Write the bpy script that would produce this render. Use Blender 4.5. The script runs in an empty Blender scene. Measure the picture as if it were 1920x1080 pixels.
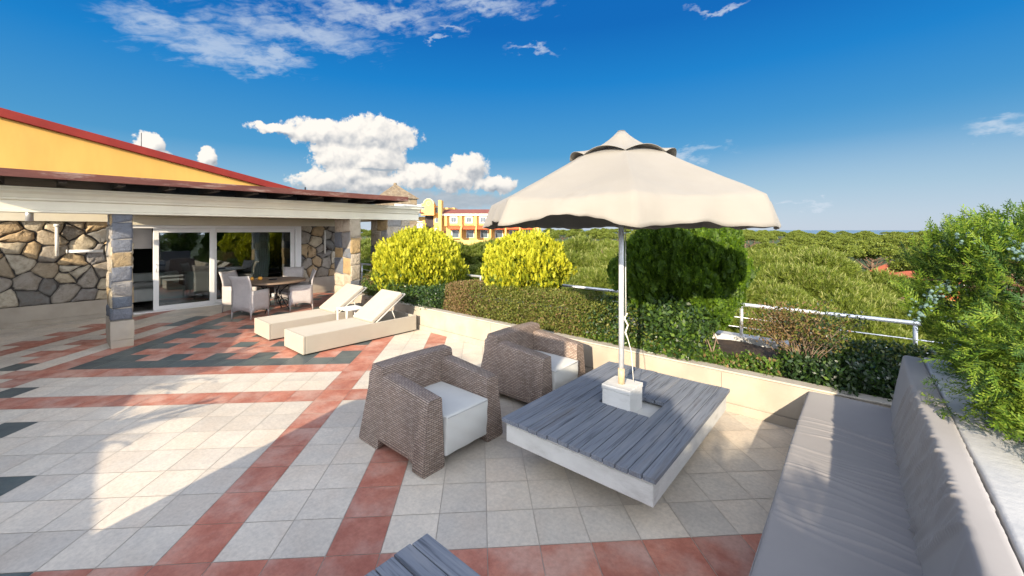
import bpy, bmesh, math, random
import numpy as np
from mathutils import Vector, Matrix

R = math.radians
random.seed(11)
rng = np.random.default_rng(11)
scene = bpy.context.scene
col = scene.collection

# ------------------------------------------------------------------ camera
CAM_H = 2.0154
YAW = 41.17
FW = Vector((-.6583, .7528, 0)); RT = Vector((.7528, .6583, 0))
cd = bpy.data.cameras.new("camera")
cam = bpy.data.objects.new("camera", cd)
col.objects.link(cam)
cam.location = (0, 0, CAM_H)
cam.rotation_euler = (R(90), 0, R(YAW))
cd.sensor_width = 36
cd.lens = 757 / 1920 * 36
cd.shift_x = 10 / 1920
cd.shift_y = -109 / 1920
cd.clip_start = .05
cd.clip_end = 60000
scene.camera = cam

# ------------------------------------------------------------------ light
SUN_EL = 18.5
SUN_AZ = math.atan2(.31, -.95)
sun_dir = Vector((.31 * math.cos(R(SUN_EL)), -.95 * math.cos(R(SUN_EL)), math.sin(R(SUN_EL)))).normalized()
sl = bpy.data.lights.new("sun", 'SUN')
sl.energy = 5.0
sl.angle = R(.55)
sl.color = (1, .85, .64)
so = bpy.data.objects.new("sun", sl)
col.objects.link(so)
so.rotation_euler = sun_dir.to_track_quat('Z', 'Y').to_euler()
so.location = (3, -9, 8)

scene.view_settings.view_transform = 'Standard'
scene.view_settings.look = 'None'
scene.view_settings.gamma = 1
scene.view_settings.use_curve_mapping = False
scene.view_settings.exposure = 1.05
scene.cycles.use_denoising = True
scene.cycles.max_bounces = 8
scene.cycles.diffuse_bounces = 3
scene.cycles.glossy_bounces = 3
scene.cycles.transparent_max_bounces = 12
scene.cycles.sample_clamp_indirect = 6


class NT:
    """small node-graph writer"""
    def __init__(s, tree):
        s.t = tree; s.n = tree.nodes; s.l = tree.links
    def new(s, kind, **kw):
        n = s.n.new(kind)
        for k, v in kw.items(): setattr(n, k, v)
        return n
    def put(s, sock, v):
        if v is None: return
        if hasattr(v, 'is_output') or isinstance(v, bpy.types.NodeSocket): s.l.new(v, sock)
        else:
            if isinstance(v, (tuple, list)) and len(v) == 3 and sock.type == 'RGBA': v = (*v, 1)
            sock.default_value = v
    def m(s, op, a, b=None, c=None, clamp=False):
        n = s.new('ShaderNodeMath', operation=op, use_clamp=clamp)
        for i, x in enumerate((a, b, c)): s.put(n.inputs[i], x)
        return n.outputs[0]
    def v(s, op, a, b=None, scale=None):
        n = s.new('ShaderNodeVectorMath', operation=op)
        s.put(n.inputs[0], a)
        if b is not None: s.put(n.inputs[1], b)
        if scale is not None: s.put(n.inputs['Scale'], scale)
        return n.outputs['Value'] if op in ('LENGTH', 'DOT_PRODUCT', 'DISTANCE') else n.outputs[0]
    def mix(s, f, a, b, blend='MIX'):
        n = s.new('ShaderNodeMix', data_type='RGBA', blend_type=blend)
        s.put(n.inputs[0], f); s.put(n.inputs[6], a); s.put(n.inputs[7], b)
        return n.outputs[2]
    def noise(s, vec, scale, detail=5, rough=.55, dist=0, dim='3D'):
        n = s.new('ShaderNodeTexNoise', noise_dimensions=dim)
        s.put(n.inputs['Vector'], vec)
        n.inputs['Scale'].default_value = scale; n.inputs['Detail'].default_value = detail
        n.inputs['Roughness'].default_value = rough; n.inputs['Distortion'].default_value = dist
        return n.outputs
    def ss(s, x, a, b, lo=0., hi=1.):
        n = s.new('ShaderNodeMapRange', interpolation_type='SMOOTHSTEP')
        s.put(n.inputs[0], x)
        for i, q in enumerate((a, b, lo, hi)): n.inputs[i + 1].default_value = q
        return n.outputs[0]
    def lin(s, x, a, b, lo=0., hi=1.):
        n = s.new('ShaderNodeMapRange')
        s.put(n.inputs[0], x)
        for i, q in enumerate((a, b, lo, hi)): n.inputs[i + 1].default_value = q
        return n.outputs[0]
    def ramp(s, f, stops, interp='LINEAR'):
        n = s.new('ShaderNodeValToRGB')
        n.color_ramp.interpolation = interp
        e = n.color_ramp.elements
        while len(e) < len(stops): e.new(.5)
        for k, (p, c) in zip(e, stops): k.position = p; k.color = (*c, 1)
        s.put(n.inputs[0], f)
        return n.outputs[0]


# ------------------------------------------------------------------ sky
world = bpy.data.worlds.new("World")
scene.world = world
world.use_nodes = True
T = NT(world.node_tree)
T.n.clear()
SKY_K = .1
sky = T.new('ShaderNodeTexSky', sky_type='NISHITA', sun_disc=False)
sky.sun_elevation = R(SUN_EL)
sky.sun_rotation = SUN_AZ
sky.altitude = 0; sky.air_density = 1.0; sky.dust_density = .35; sky.ozone_density = 2.5
gen = T.new('ShaderNodeTexCoord').outputs['Generated']
dirn = T.v('NORMALIZE', gen)
elz = T.new('ShaderNodeSeparateXYZ'); T.put(elz.inputs[0], dirn)
el = T.m('MULTIPLY', T.m('ARCSINE', elz.outputs[2]), 57.2958)
az = T.m('MULTIPLY', T.m('ARCTAN2', T.v('DOT_PRODUCT', dirn, tuple(RT)), T.v('DOT_PRODUCT', dirn, tuple(FW))), 57.2958)
# polarised deep blue above, pale band at the horizon
hs = T.new('ShaderNodeHueSaturation'); T.put(hs.inputs['Color'], sky.outputs[0])
hs.inputs['Hue'].default_value = .5
hs.inputs['Saturation'].default_value = 1.3
hs.inputs['Value'].default_value = 1.0
deep = T.ramp(T.lin(el, 0, 90), [(0, (2.64, 3.05, 3.64)), (.02, (2.35, 2.95, 3.6)), (.054, (1.47, 2.49, 3.3)), (.114, (.36, 1.58, 2.98)), (.217, (.04, 1.05, 2.9)), (.29, (.015, .68, 2.4)), (1, (.01, .42, 1.8))])
skyc = T.mix(.95, hs.outputs[0], deep)
skyc = T.mix(T.m('MULTIPLY', T.m('MULTIPLY', T.ss(az, 5, 45), T.ss(el, 14, 2.5)), .4), skyc, (2.55, 3.0, 3.6))
# ---- clouds, by compass direction (degrees of azimuth and elevation)
CUM = [(-18.28, 12.65, 7.34, 2.87), (-24.81, 12.38, 5.61, 1.97), (-29.6, 12.37, 4.01, 0.82), (-21.94, 9.8, 5.53, 2.59), (-18.28, 9.33, 5.79, 3.15), (-21.29, 7.43, 4.59, 2.22), (-24.19, 6.39, 5.35, 1.77), (-18.28, 6.37, 5.45, 1.85), (-11.93, 7.44, 5.06, 2.18), (-5.28, 8.9, 3.15, 2.5), (-7.53, 7.17, 4.45, 2.22), (-1.89, 6.48, 3.93, 1.64), (-41.51, 8.94, 1.53, 1.66), (-36.3, 8.18, 1.08, 1.31), (-40.65, 7.76, 1.74, 1.01)]
BASE = [(-7.53, 3.97, 11.03, 1.64), (-18.28, 4.73, 8.82, 1.14), (-24.81, 5.41, 3.74, 0.68)]
CIR = [(-40.65, 21.4, 4.81, 1.99), (-36.0, 20.29, 8.45, 2.42), (-31.83, 19.81, 6.01, 1.59), (-27.26, 23.54, 11.33, 2.26), (-18.28, 26.99, 13.48, 1.83), (-3.78, 29.14, 10.43, 1.38), (-29.6, 20.53, 4.29, 1.04), (-7.53, 26.52, 1.93, 0.6), (3.78, 23.89, 3.76, 0.57), (-9.74, 24.87, 1.03, 0.43), (27.85, 26.08, 4.14, 0.43), (50.86, 9.28, 2.11, 0.84), (36.98, 2.9, 1.45, 0.42), (35.0, 2.91, 1.02, 0.37), (21.62, 9.82, 7.82, 0.96)]
cxyz = T.new('ShaderNodeCombineXYZ'); T.put(cxyz.inputs[0], az); T.put(cxyz.inputs[1], el)
pos = cxyz.outputs[0]
def blobs(p, L):
    r = None
    for (a, e, rx, ry) in L:
        d = T.v('LENGTH', T.v('MULTIPLY', T.v('SUBTRACT', p, (a, e, 0)), (1 / rx, 1 / ry, 0)))
        r = d if r is None else T.m('SMOOTH_MIN', r, d, .15)
    return r
def billow(p, sc, det=5):
    n = T.new('ShaderNodeTexVoronoi', feature='SMOOTH_F1', voronoi_dimensions='2D')
    T.put(n.inputs['Vector'], p); n.inputs['Scale'].default_value = sc
    n.inputs['Detail'].default_value = det; n.inputs['Roughness'].default_value = .55; n.inputs['Smoothness'].default_value = .5
    return n.outputs['Distance']
def cumulus(p, fine=True):
    w = T.v('SCALE', T.v('SUBTRACT', T.noise(p, .55, 4 if fine else 2, .55, dim='2D')[1], (.5, .5, 0)), scale=1.5)
    q = T.v('ADD', p, w)
    d = T.m('SUBTRACT', 1.0, blobs(q, CUM))
    b = T.m('SUBTRACT', .5, billow(q, .62, 5 if fine else 1.5))
    f = T.m('SUBTRACT', T.noise(p, 1.1, 6 if fine else 1.5, .6, dim='2D')[0], .5)
    r = T.m('ADD', T.m('MULTIPLY', d, .9), T.m('ADD', T.m('MULTIPLY', b, .22), T.m('MULTIPLY', f, .28)))
    if fine: r = T.m('ADD', r, T.m('MULTIPLY', T.m('SUBTRACT', T.noise(p, 4.2, 5, .6, dim='2D')[0], .5), .13))
    return r
d0 = cumulus(pos)
dlo0 = cumulus(pos, False)
dlo1 = cumulus(T.v('ADD', pos, (-.55, .75, 0)), False)
alpha = T.ss(d0, .0, .19)
rel = T.m('ADD', T.m('MULTIPLY', T.m('SUBTRACT', dlo0, dlo1), 1.25), T.m('MULTIPLY', T.m('SUBTRACT', d0, dlo0), .55))
soft = T.noise(pos, .35, 3, .5, dim='2D')[0]
lit = T.m('ADD', T.m('ADD', .74, rel), T.m('MULTIPLY', T.m('SUBTRACT', soft, .5), .45), clamp=True)
low = T.ss(el, 3.0, 7.5)
lit = T.m('MULTIPLY', lit, T.m('ADD', .45, T.m('MULTIPLY', low, .55)))
cumc = T.ramp(lit, [(0, (1.7, 1.9, 2.15)), (.35, (2.7, 2.8, 2.95)), (.7, (4.1, 4.0, 3.85)), (1, (5.0, 4.75, 4.4))])
wv = T.v('SCALE', T.v('SUBTRACT', T.noise(pos, .35, 4, .55, dim='2D')[1], (.5, .5, 0)), scale=2.4)
bp = T.v('ADD', pos, wv)
balpha = T.m('MULTIPLY', T.ss(T.m('SUBTRACT', 1.0, blobs(bp, BASE)), .0, .5), .92)
basec = T.mix(T.noise(T.v('MULTIPLY', pos, (.5, 1.6, 0)), 1.0, 5, .6, dim='2D')[0], (1.7, 2.05, 2.4), (2.7, 2.9, 3.15))
cw = T.v('SCALE', T.v('SUBTRACT', T.noise(T.v('MULTIPLY', pos, (.5, 1.0, 0)), .5, 4, .6, dim='2D')[1], (.5, .5, 0)), scale=5.0)
cp = T.v('ADD', pos, cw)
rotp = T.new('ShaderNodeVectorRotate', rotation_type='Z_AXIS'); T.put(rotp.inputs['Vector'], pos); rotp.inputs['Angle'].default_value = R(-14)
cn = T.noise(T.v('MULTIPLY', rotp.outputs[0], (.35, 1.3, 0)), .9, 7, .62, .4, dim='2D')[0]
cd_ = T.m('ADD', T.m('SUBTRACT', 1.0, blobs(cp, CIR)), T.m('MULTIPLY', T.m('SUBTRACT', cn, .5), 1.5))
calpha = T.m('MULTIPLY', T.ss(cd_, -.1, 1.05), .6)
skyc = T.mix(calpha, skyc, (3.3, 3.7, 4.2))
skyc = T.mix(balpha, skyc, basec)
skyc = T.mix(alpha, skyc, cumc)
# thin grey streak across the anvil's foot
stk = T.m('MULTIPLY', T.ss(T.m('SUBTRACT', 1.0, blobs(T.v('ADD', pos, T.v('SCALE', wv, scale=.2)), [(-17.3, 8.1, 3.6, .2)])), 0, .5), .8)
skyc = T.mix(stk, skyc, (1.7, 2.05, 2.4))
# added fill light: bright invented cloud in the unseen sky behind the viewer
rearw = T.v('DOT_PRODUCT', dirn, tuple(Vector((.75, -.66, .35)).normalized()))
fill_bank = T.ss(T.m('ADD', rearw, T.m('MULTIPLY', T.m('SUBTRACT', T.noise(dirn, 2.2, 5, .55)[0], .5), .5)), -.18, .3)
fill_bankc = T.mix(T.noise(dirn, 3.0, 5, .55)[0], (5.8, 6.4, 7.5), (8.8, 9.3, 10.2))
fill_bankc = T.mix(1.0, fill_bankc, T.ramp(T.lin(el, 0, 90), [(0, (3.3, 3.2, 3.05)), (.14, (2.7, 2.65, 2.55)), (.3, (1.6, 1.58, 1.55)), (.55, (.72, .72, .74)), (1, (.55, .56, .6))]), 'MULTIPLY')
skyc = T.mix(fill_bank, skyc, fill_bankc)
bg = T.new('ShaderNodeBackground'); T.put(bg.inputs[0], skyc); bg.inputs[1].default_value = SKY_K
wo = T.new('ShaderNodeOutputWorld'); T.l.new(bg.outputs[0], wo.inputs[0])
world.cycles.sampling_method = 'MANUAL'
world.cycles.sample_map_resolution = 1024


# ------------------------------------------------------------------ helpers
def at(u, v, Y):
    """world point seen at photo pixel (u, v) at distance Y in front of the viewpoint"""
    X = (u - 950) / 757 * Y
    return Vector((.7528 * X - .6583 * Y, .6583 * X + .7528 * Y, CAM_H - (v - 431) * Y / 757))

def tag(o, label=None, cat=None, group=None, kind=None):
    if label: o['label'] = label
    if cat: o['category'] = cat
    if group: o['group'] = group
    if kind: o['kind'] = kind
    return o

def thing(name, label, cat, loc=(0, 0, 0), rz=0, group=None):
    o = bpy.data.objects.new(name, None)
    col.objects.link(o)
    o.empty_display_size = .2
    o.location = loc; o.rotation_euler = (0, 0, rz)
    return tag(o, label, cat, group)

def root_mat(o):
    while o.parent: o = o.parent
    return Matrix.Translation(o.location) @ Matrix.Rotation(o.rotation_euler.z, 4, 'Z')

def link(name, me, mats, parent=None, org=None, local=False):
    """link a mesh; vertices are world positions unless local"""
    if not isinstance(mats, (list, tuple)): mats = [mats]
    for m_ in mats: me.materials.append(m_)
    o = bpy.data.objects.new(name, me)
    col.objects.link(o)
    if parent is not None:
        if not local: me.transform(root_mat(parent).inverted())
        o.parent = parent
    elif org is not None:
        if not local: me.transform(Matrix.Translation(-Vector(org)))
        o.location = org
    return o

def bevel(o, w=.005, seg=2):
    m_ = o.modifiers.new("bevel", 'BEVEL'); m_.width = w; m_.segments = seg; m_.limit_method = 'ANGLE'; m_.angle_limit = R(35)
    return o

def copy_tree(o, parent=None):
    c = o.copy(); col.objects.link(c)
    if parent is not None: c.parent = parent
    for ch in list(o.children): copy_tree(ch, c)
    return c

class MB:
    def __init__(s): s.v = []; s.f = []; s.m = []; s.uv = {}; s.sm = set()
    def add(s, pts):
        b = len(s.v); s.v.extend([tuple(p) for p in pts]); return b
    def face(s, pts, m=0, uv=None, smooth=False):
        b = s.add(pts); s.fi(list(range(b, b + len(pts))), m, uv, smooth)
    def fi(s, idx, m=0, uv=None, smooth=False):
        if uv is not None: s.uv[len(s.f)] = uv
        if smooth: s.sm.add(len(s.f))
        s.f.append(tuple(idx)); s.m.append(m)
    def box(s, x0, x1, y0, y1, z0, z1, m=0):
        b = s.add([(x, y, z) for z in (z0, z1) for y in (y0, y1) for x in (x0, x1)])
        for q in ((0, 2, 3, 1), (4, 5, 7, 6), (0, 1, 5, 4), (2, 6, 7, 3), (0, 4, 6, 2), (1, 3, 7, 5)): s.fi([b + i for i in q], m)
        return s
    def hexa(s, p, m=0):
        """eight points: four below, four above, both counter-clockwise"""
        b = s.add(p)
        for q in ((3, 2, 1, 0), (4, 5, 6, 7), (0, 1, 5, 4), (1, 2, 6, 5), (2, 3, 7, 6), (3, 0, 4, 7)): s.fi([b + i for i in q], m)
        return s
    def prism(s, poly, fn, a, b_, m=0):
        """extrude a 2-D polygon: fn(p, q, t) -> xyz for t = a and b_"""
        n = len(poly)
        i0 = s.add([fn(p, q, a) for p, q in poly]); i1 = s.add([fn(p, q, b_) for p, q in poly])
        s.fi([i0 + i for i in reversed(range(n))], m); s.fi([i1 + i for i in range(n)], m)
        for i in range(n):
            j = (i + 1) % n
            s.fi([i0 + i, i0 + j, i1 + j, i1 + i], m)
        return s
    def tube(s, pts, r, n=8, m=0, cap=True):
        pts = [Vector(p) for p in pts]
        rs = r if isinstance(r, (list, tuple)) else [r] * len(pts)
        rings = []
        up = None
        for i, p in enumerate(pts):
            d = (pts[min(i + 1, len(pts) - 1)] - pts[max(i - 1, 0)]).normalized()
            if up is None:
                up = Vector((0, 0, 1)) if abs(d.z) < .9 else Vector((1, 0, 0))
            x = d.cross(up).normalized(); y = x.cross(d).normalized(); up = y
            rings.append(s.add([p + (x * math.cos(t) + y * math.sin(t)) * rs[i] for t in [k * 2 * math.pi / n for k in range(n)]]))
        for a, b in zip(rings[:-1], rings[1:]):
            for k in range(n):
                j = (k + 1) % n
                s.fi([a + k, a + j, b + j, b + k], m, None, True)
        if cap:
            s.fi([rings[0] + k for k in reversed(range(n))], m); s.fi([rings[-1] + k for k in range(n)], m)
        return s
    def grid(s, P, m=0, uv=None, smooth=True, close=False):
        """P[i][j] -> points, quads between"""
        ni, nj = len(P), len(P[0])
        b = s.add([p for row in P for p in row])
        for i in range(ni - 1):
            for j in range(nj if close else nj - 1):
                k = (j + 1) % nj
                q = [(i, j), (i + 1, j), (i + 1, k), (i, k)]
                u = None
                if uv is not None:
                    u = [uv[i][j], uv[i + 1][j], uv[i + 1][j + 1], uv[i][j + 1]]
                s.fi([b + x * nj + y for x, y in q], m, u, smooth)
        return b
    def mesh(s, name):
        me = bpy.data.meshes.new(name)
        me.from_pydata(s.v, [], s.f)
        me.polygons.foreach_set('material_index', s.m)
        if s.sm: me.polygons.foreach_set('use_smooth', [i in s.sm for i in range(len(s.f))])
        if s.uv:
            lay = me.uv_layers.new(name='UVMap')
            for i, u in s.uv.items():
                for k, li in enumerate(me.polygons[i].loop_indices): lay.data[li].uv = u[k]
        me.update()
        return me
    def build(s, name, mats, parent=None, org=None, local=False, bev=0, seg=2):
        o = link(name, s.mesh(name), mats, parent, org, local)
        if bev: bevel(o, bev, seg)
        return o

def np_mesh(name, V, k, midx=None):
    """mesh of separate k-gons from an (N, k, 3) array"""
    V = np.asarray(V, dtype=np.float32).reshape(-1, k, 3)
    n = len(V)
    me = bpy.data.meshes.new(name)
    me.vertices.add(n * k); me.loops.add(n * k); me.polygons.add(n)
    me.vertices.foreach_set('co', V.reshape(-1))
    me.loops.foreach_set('vertex_index', np.arange(n * k, dtype=np.int32))
    me.polygons.foreach_set('loop_start', np.arange(0, n * k, k, dtype=np.int32))
    if midx is not None: me.polygons.foreach_set('material_index', np.asarray(midx, dtype=np.int32))
    me.update(calc_edges=True)
    return me

def join_np(name, parts):
    """parts: list of ((N,k,3), material index); triangles are padded by repeating nothing (kept as separate k)"""
    me = bpy.data.meshes.new(name)
    nv = sum(len(V) * V.shape[1] for V, _ in parts); npoly = sum(len(V) for V, _ in parts)
    me.vertices.add(nv); me.loops.add(nv); me.polygons.add(npoly)
    me.vertices.foreach_set('co', np.concatenate([np.asarray(V, np.float32).reshape(-1) for V, _ in parts]))
    me.loops.foreach_set('vertex_index', np.arange(nv, dtype=np.int32))
    st = []; c = 0; mi = []
    for V, mx in parts:
        k = V.shape[1]
        st.append(c + np.arange(len(V)) * k); c += len(V) * k
        mi.append(np.full(len(V), mx) if np.isscalar(mx) else mx)
    me.polygons.foreach_set('loop_start', np.concatenate(st).astype(np.int32))
    me.polygons.foreach_set('material_index', np.concatenate(mi).astype(np.int32))
    me.update(calc_edges=True)
    return me

def unit(a): return a / np.maximum(np.linalg.norm(a, axis=-1, keepdims=True), 1e-9)

def frames(ydir, hint):
    y = unit(ydir); x = unit(np.cross(y, hint)); z = np.cross(x, y)
    return np.stack([x, y, z], axis=-1)

def place(tpl, P, F, S):
    """tpl (M,k,3) put at each of N frames -> (N*M,k,3)"""
    V = np.einsum('nij,mkj->nmki', F, tpl) * np.asarray(S).reshape(-1, 1, 1, 1) + P[:, None, None, :]
    return V.reshape(-1, tpl.shape[1], 3)

def rdir(n):
    return unit(rng.normal(size=(n, 3)))

# ------------------------------------------------------------------ materials
def pmat(name, c1, c2, scale=6, rough=.6, bump=0, bscale=60, spec=.3, metal=0, detail=6, stretch=(1, 1, 1), c3=None, s3=1.5, f3=.5, bdist=.01, sheen=0):
    m_ = bpy.data.materials.new(name); m_.use_nodes = True
    t = NT(m_.node_tree)
    b = t.n['Principled BSDF']
    co = t.v('MULTIPLY', t.new('ShaderNodeTexCoord').outputs['Object'], stretch)
    n1 = t.noise(co, scale, detail, .6)[0]
    c = t.mix(t.ss(n1, .3, .7), c1, c2)
    if c3 is not None:
        n3 = t.noise(t.v('ADD', co, (7.3, 2.1, 4.4)), s3, 6, .65)[0]
        c = t.mix(t.m('MULTIPLY', t.ss(n3, .5, .72), f3), c, c3)
    t.put(b.inputs['Base Color'], c)
    t.put(b.inputs['Roughness'], t.lin(n1, .2, .8, max(rough - .08, 0), min(rough + .08, 1)))
    b.inputs['Specular IOR Level'].default_value = spec
    b.inputs['Metallic'].default_value = metal
    if sheen: b.inputs['Sheen Weight'].default_value = sheen
    if bump:
        bn = t.new('ShaderNodeBump'); bn.inputs['Strength'].default_value = bump; bn.inputs['Distance'].default_value = bdist
        t.put(bn.inputs['Height'], t.noise(co, bscale, 5, .6)[0])
        t.put(b.inputs['Normal'], bn.outputs[0])
    return m_

def fmat(name, cols, transl=.3, rough=.55, tmul=1.25, spec=.25, nscale=0, ncol=None):
    """leaves: colour varies from leaf to leaf"""
    m_ = bpy.data.materials.new(name); m_.use_nodes = True
    t = NT(m_.node_tree)
    b = t.n['Principled BSDF']; out = t.n['Material Output']
    ri = t.new('ShaderNodeNewGeometry').outputs['Random Per Island']
    k = len(cols) - 1
    c = t.ramp(ri, [(i / k, x) for i, x in enumerate(cols)])
    if ncol is not None:
        n = t.noise(t.new('ShaderNodeTexCoord').outputs['Object'], nscale, 3, .5)[0]
        c = t.mix(t.ss(n, .45, .65), c, ncol)
    t.put(b.inputs['Base Color'], c)
    b.inputs['Roughness'].default_value = rough
    b.inputs['Specular IOR Level'].default_value = spec
    tr = t.new('ShaderNodeBsdfTranslucent')
    t.put(tr.inputs[0], t.mix(1.0, c, (tmul, tmul * 1.05, tmul * .55), 'MULTIPLY'))
    mx = t.new('ShaderNodeMixShader'); mx.inputs[0].default_value = transl
    t.l.new(b.outputs[0], mx.inputs[1]); t.l.new(tr.outputs[0], mx.inputs[2]); t.l.new(mx.outputs[0], out.inputs[0])
    return m_

def island_mat(name, cols, rough=.8, bump=.5, bscale=25, spec=.2, nmix=.35, dark=(.1, .09, .08), interp='LINEAR', bdist=.015):
    """stones, tiles or planks: each piece its own tone, mottled by noise"""
    m_ = bpy.data.materials.new(name); m_.use_nodes = True
    t = NT(m_.node_tree); b = t.n['Principled BSDF']
    ri = t.new('ShaderNodeNewGeometry').outputs['Random Per Island']
    co = t.new('ShaderNodeTexCoord').outputs['Object']
    k = len(cols) - 1
    c = t.ramp(ri, [(i / k, x) for i, x in enumerate(cols)], interp)
    cmb = t.new('ShaderNodeCombineXYZ'); t.put(cmb.inputs[0], t.m('MULTIPLY', ri, 37.)); t.put(cmb.inputs[2], t.m('MULTIPLY', ri, 91.))
    co2 = t.v('ADD', co, cmb.outputs[0])
    n = t.noise(co2, bscale * .35, 7, .65)[0]
    c = t.mix(t.m('MULTIPLY', t.ss(n, .42, .75), nmix), c, dark)
    t.put(b.inputs['Base Color'], c)
    b.inputs['Roughness'].default_value = rough; b.inputs['Specular IOR Level'].default_value = spec
    bn = t.new('ShaderNodeBump'); bn.inputs['Strength'].default_value = bump; bn.inputs['Distance'].default_value = bdist
    t.put(bn.inputs['Height'], t.noise(co2, bscale, 6, .65)[0]); t.put(b.inputs['Normal'], bn.outputs[0])
    return m_

def tile_mat(name, c1, c2, c3, rough=.42):
    m_ = bpy.data.materials.new(name); m_.use_nodes = True
    t = NT(m_.node_tree); b = t.n['Principled BSDF']
    ri = t.new('ShaderNodeNewGeometry').outputs['Random Per Island']
    co = t.new('ShaderNodeTexCoord').outputs['Object']
    cmb = t.new('ShaderNodeCombineXYZ'); t.put(cmb.inputs[0], t.m('MULTIPLY', ri, 53.)); t.put(cmb.inputs[1], t.m('MULTIPLY', ri, 17.))
    co2 = t.v('ADD', co, cmb.outputs[0])
    n1 = t.noise(co2, 5.0, 7, .68)[0]; n2 = t.noise(co2, 2.2, 4, .6)[0]
    c = t.mix(t.ss(n1, .36, .64), c1, c2)
    c = t.mix(t.m('MULTIPLY', t.ss(n2, .42, .68), .75), c, c3)
    n4 = t.noise(co2, 34, 4, .7)[0]
    c = t.mix(1.0, c, t.ramp(n4, [(.3, (.84, .84, .84)), (.55, (1, 1, 1)), (.75, (1.1, 1.1, 1.1))]), 'MULTIPLY')
    c = t.mix(1.0, c, t.ramp(ri, [(0, (.87, .87, .88)), (.5, (1, 1, 1)), (1, (1.08, 1.05, 1.02))]), 'MULTIPLY')
    big = t.noise(co, .5, 5, .6)[0]
    c = t.mix(1.0, c, t.ramp(big, [(.3, (.84, .83, .82)), (.7, (1.05, 1.05, 1.05))]), 'MULTIPLY')
    t.put(b.inputs['Base Color'], c)
    t.put(b.inputs['Roughness'], t.lin(n1, .25, .75, rough - .1, rough + .15))
    b.inputs['Specular IOR Level'].default_value = .25
    bn = t.new('ShaderNodeBump'); bn.inputs['Strength'].default_value = .15; bn.inputs['Distance'].default_value = .004
    t.put(bn.inputs['Height'], t.noise(co2, 14, 5, .6)[0]); t.put(b.inputs['Normal'], bn.outputs[0])
    return m_

def glass_mat(name, tint=(.55, .62, .6), refl=3.2):
    m_ = bpy.data.materials.new(name); m_.use_nodes = True
    t = NT(m_.node_tree); out = t.n['Material Output']; t.n.remove(t.n['Principled BSDF'])
    tr = t.new('ShaderNodeBsdfTransparent'); tr.inputs[0].default_value = (*tint, 1)
    gl = t.new('ShaderNodeBsdfGlossy'); gl.inputs['Roughness'].default_value = .01; gl.inputs[0].default_value = (.9, .95, 1, 1)
    fr = t.new('ShaderNodeFresnel'); fr.inputs[0].default_value = 1.5
    mx = t.new('ShaderNodeMixShader'); t.put(mx.inputs[0], t.m('MULTIPLY', fr.outputs[0], refl, clamp=True))
    t.l.new(tr.outputs[0], mx.inputs[1]); t.l.new(gl.outputs[0], mx.inputs[2]); t.l.new(mx.outputs[0], out.inputs[0])
    return m_

def weave_mat(name, ca, cb, gap, row=.02, colw=.056):
    """woven rattan from UVs in metres"""
    m_ = bpy.data.materials.new(name); m_.use_nodes = True
    t = NT(m_.node_tree); b = t.n['Principled BSDF']
    uv = t.new('ShaderNodeTexCoord').outputs['UV']
    sp = t.new('ShaderNodeSeparateXYZ'); t.put(sp.inputs[0], uv)
    rv = t.m('DIVIDE', sp.outputs[1], row); ri = t.m('FLOOR', rv); rf = t.m('FRACT', rv)
    cu = t.m('ADD', t.m('DIVIDE', sp.outputs[0], colw), t.m('MULTIPLY', ri, .5))
    cf = t.m('FRACT', cu)
    hr = t.m('POWER', t.m('SINE', t.m('MULTIPLY', rf, math.pi)), .6)
    hc = t.m('POWER', t.m('ABSOLUTE', t.m('SINE', t.m('MULTIPLY', cf, math.pi))), .22)
    h = t.m('MULTIPLY', hr, hc)
    cell = t.new('ShaderNodeCombineXYZ'); t.put(cell.inputs[0], t.m('FLOOR', cu)); t.put(cell.inputs[1], ri)
    wn = t.new('ShaderNodeTexWhiteNoise', noise_dimensions='2D'); t.put(wn.inputs['Vector'], cell.outputs[0])
    c = t.mix(wn.outputs[0], ca, cb)
    big = t.noise(uv, 3.0, 4, .6)[0]
    c = t.mix(1.0, c, t.ramp(big, [(.3, (.8, .8, .82)), (.7, (1.12, 1.1, 1.08))]), 'MULTIPLY')
    c = t.mix(t.ss(h, .3, .75), gap, c)
    t.put(b.inputs['Base Color'], c)
    b.inputs['Roughness'].default_value = .5; b.inputs['Specular IOR Level'].default_value = .35
    bn = t.new('ShaderNodeBump'); bn.inputs['Strength'].default_value = .9; bn.inputs['Distance'].default_value = .006
    t.put(bn.inputs['Height'], h); t.put(b.inputs['Normal'], bn.outputs[0])
    return m_

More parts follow.
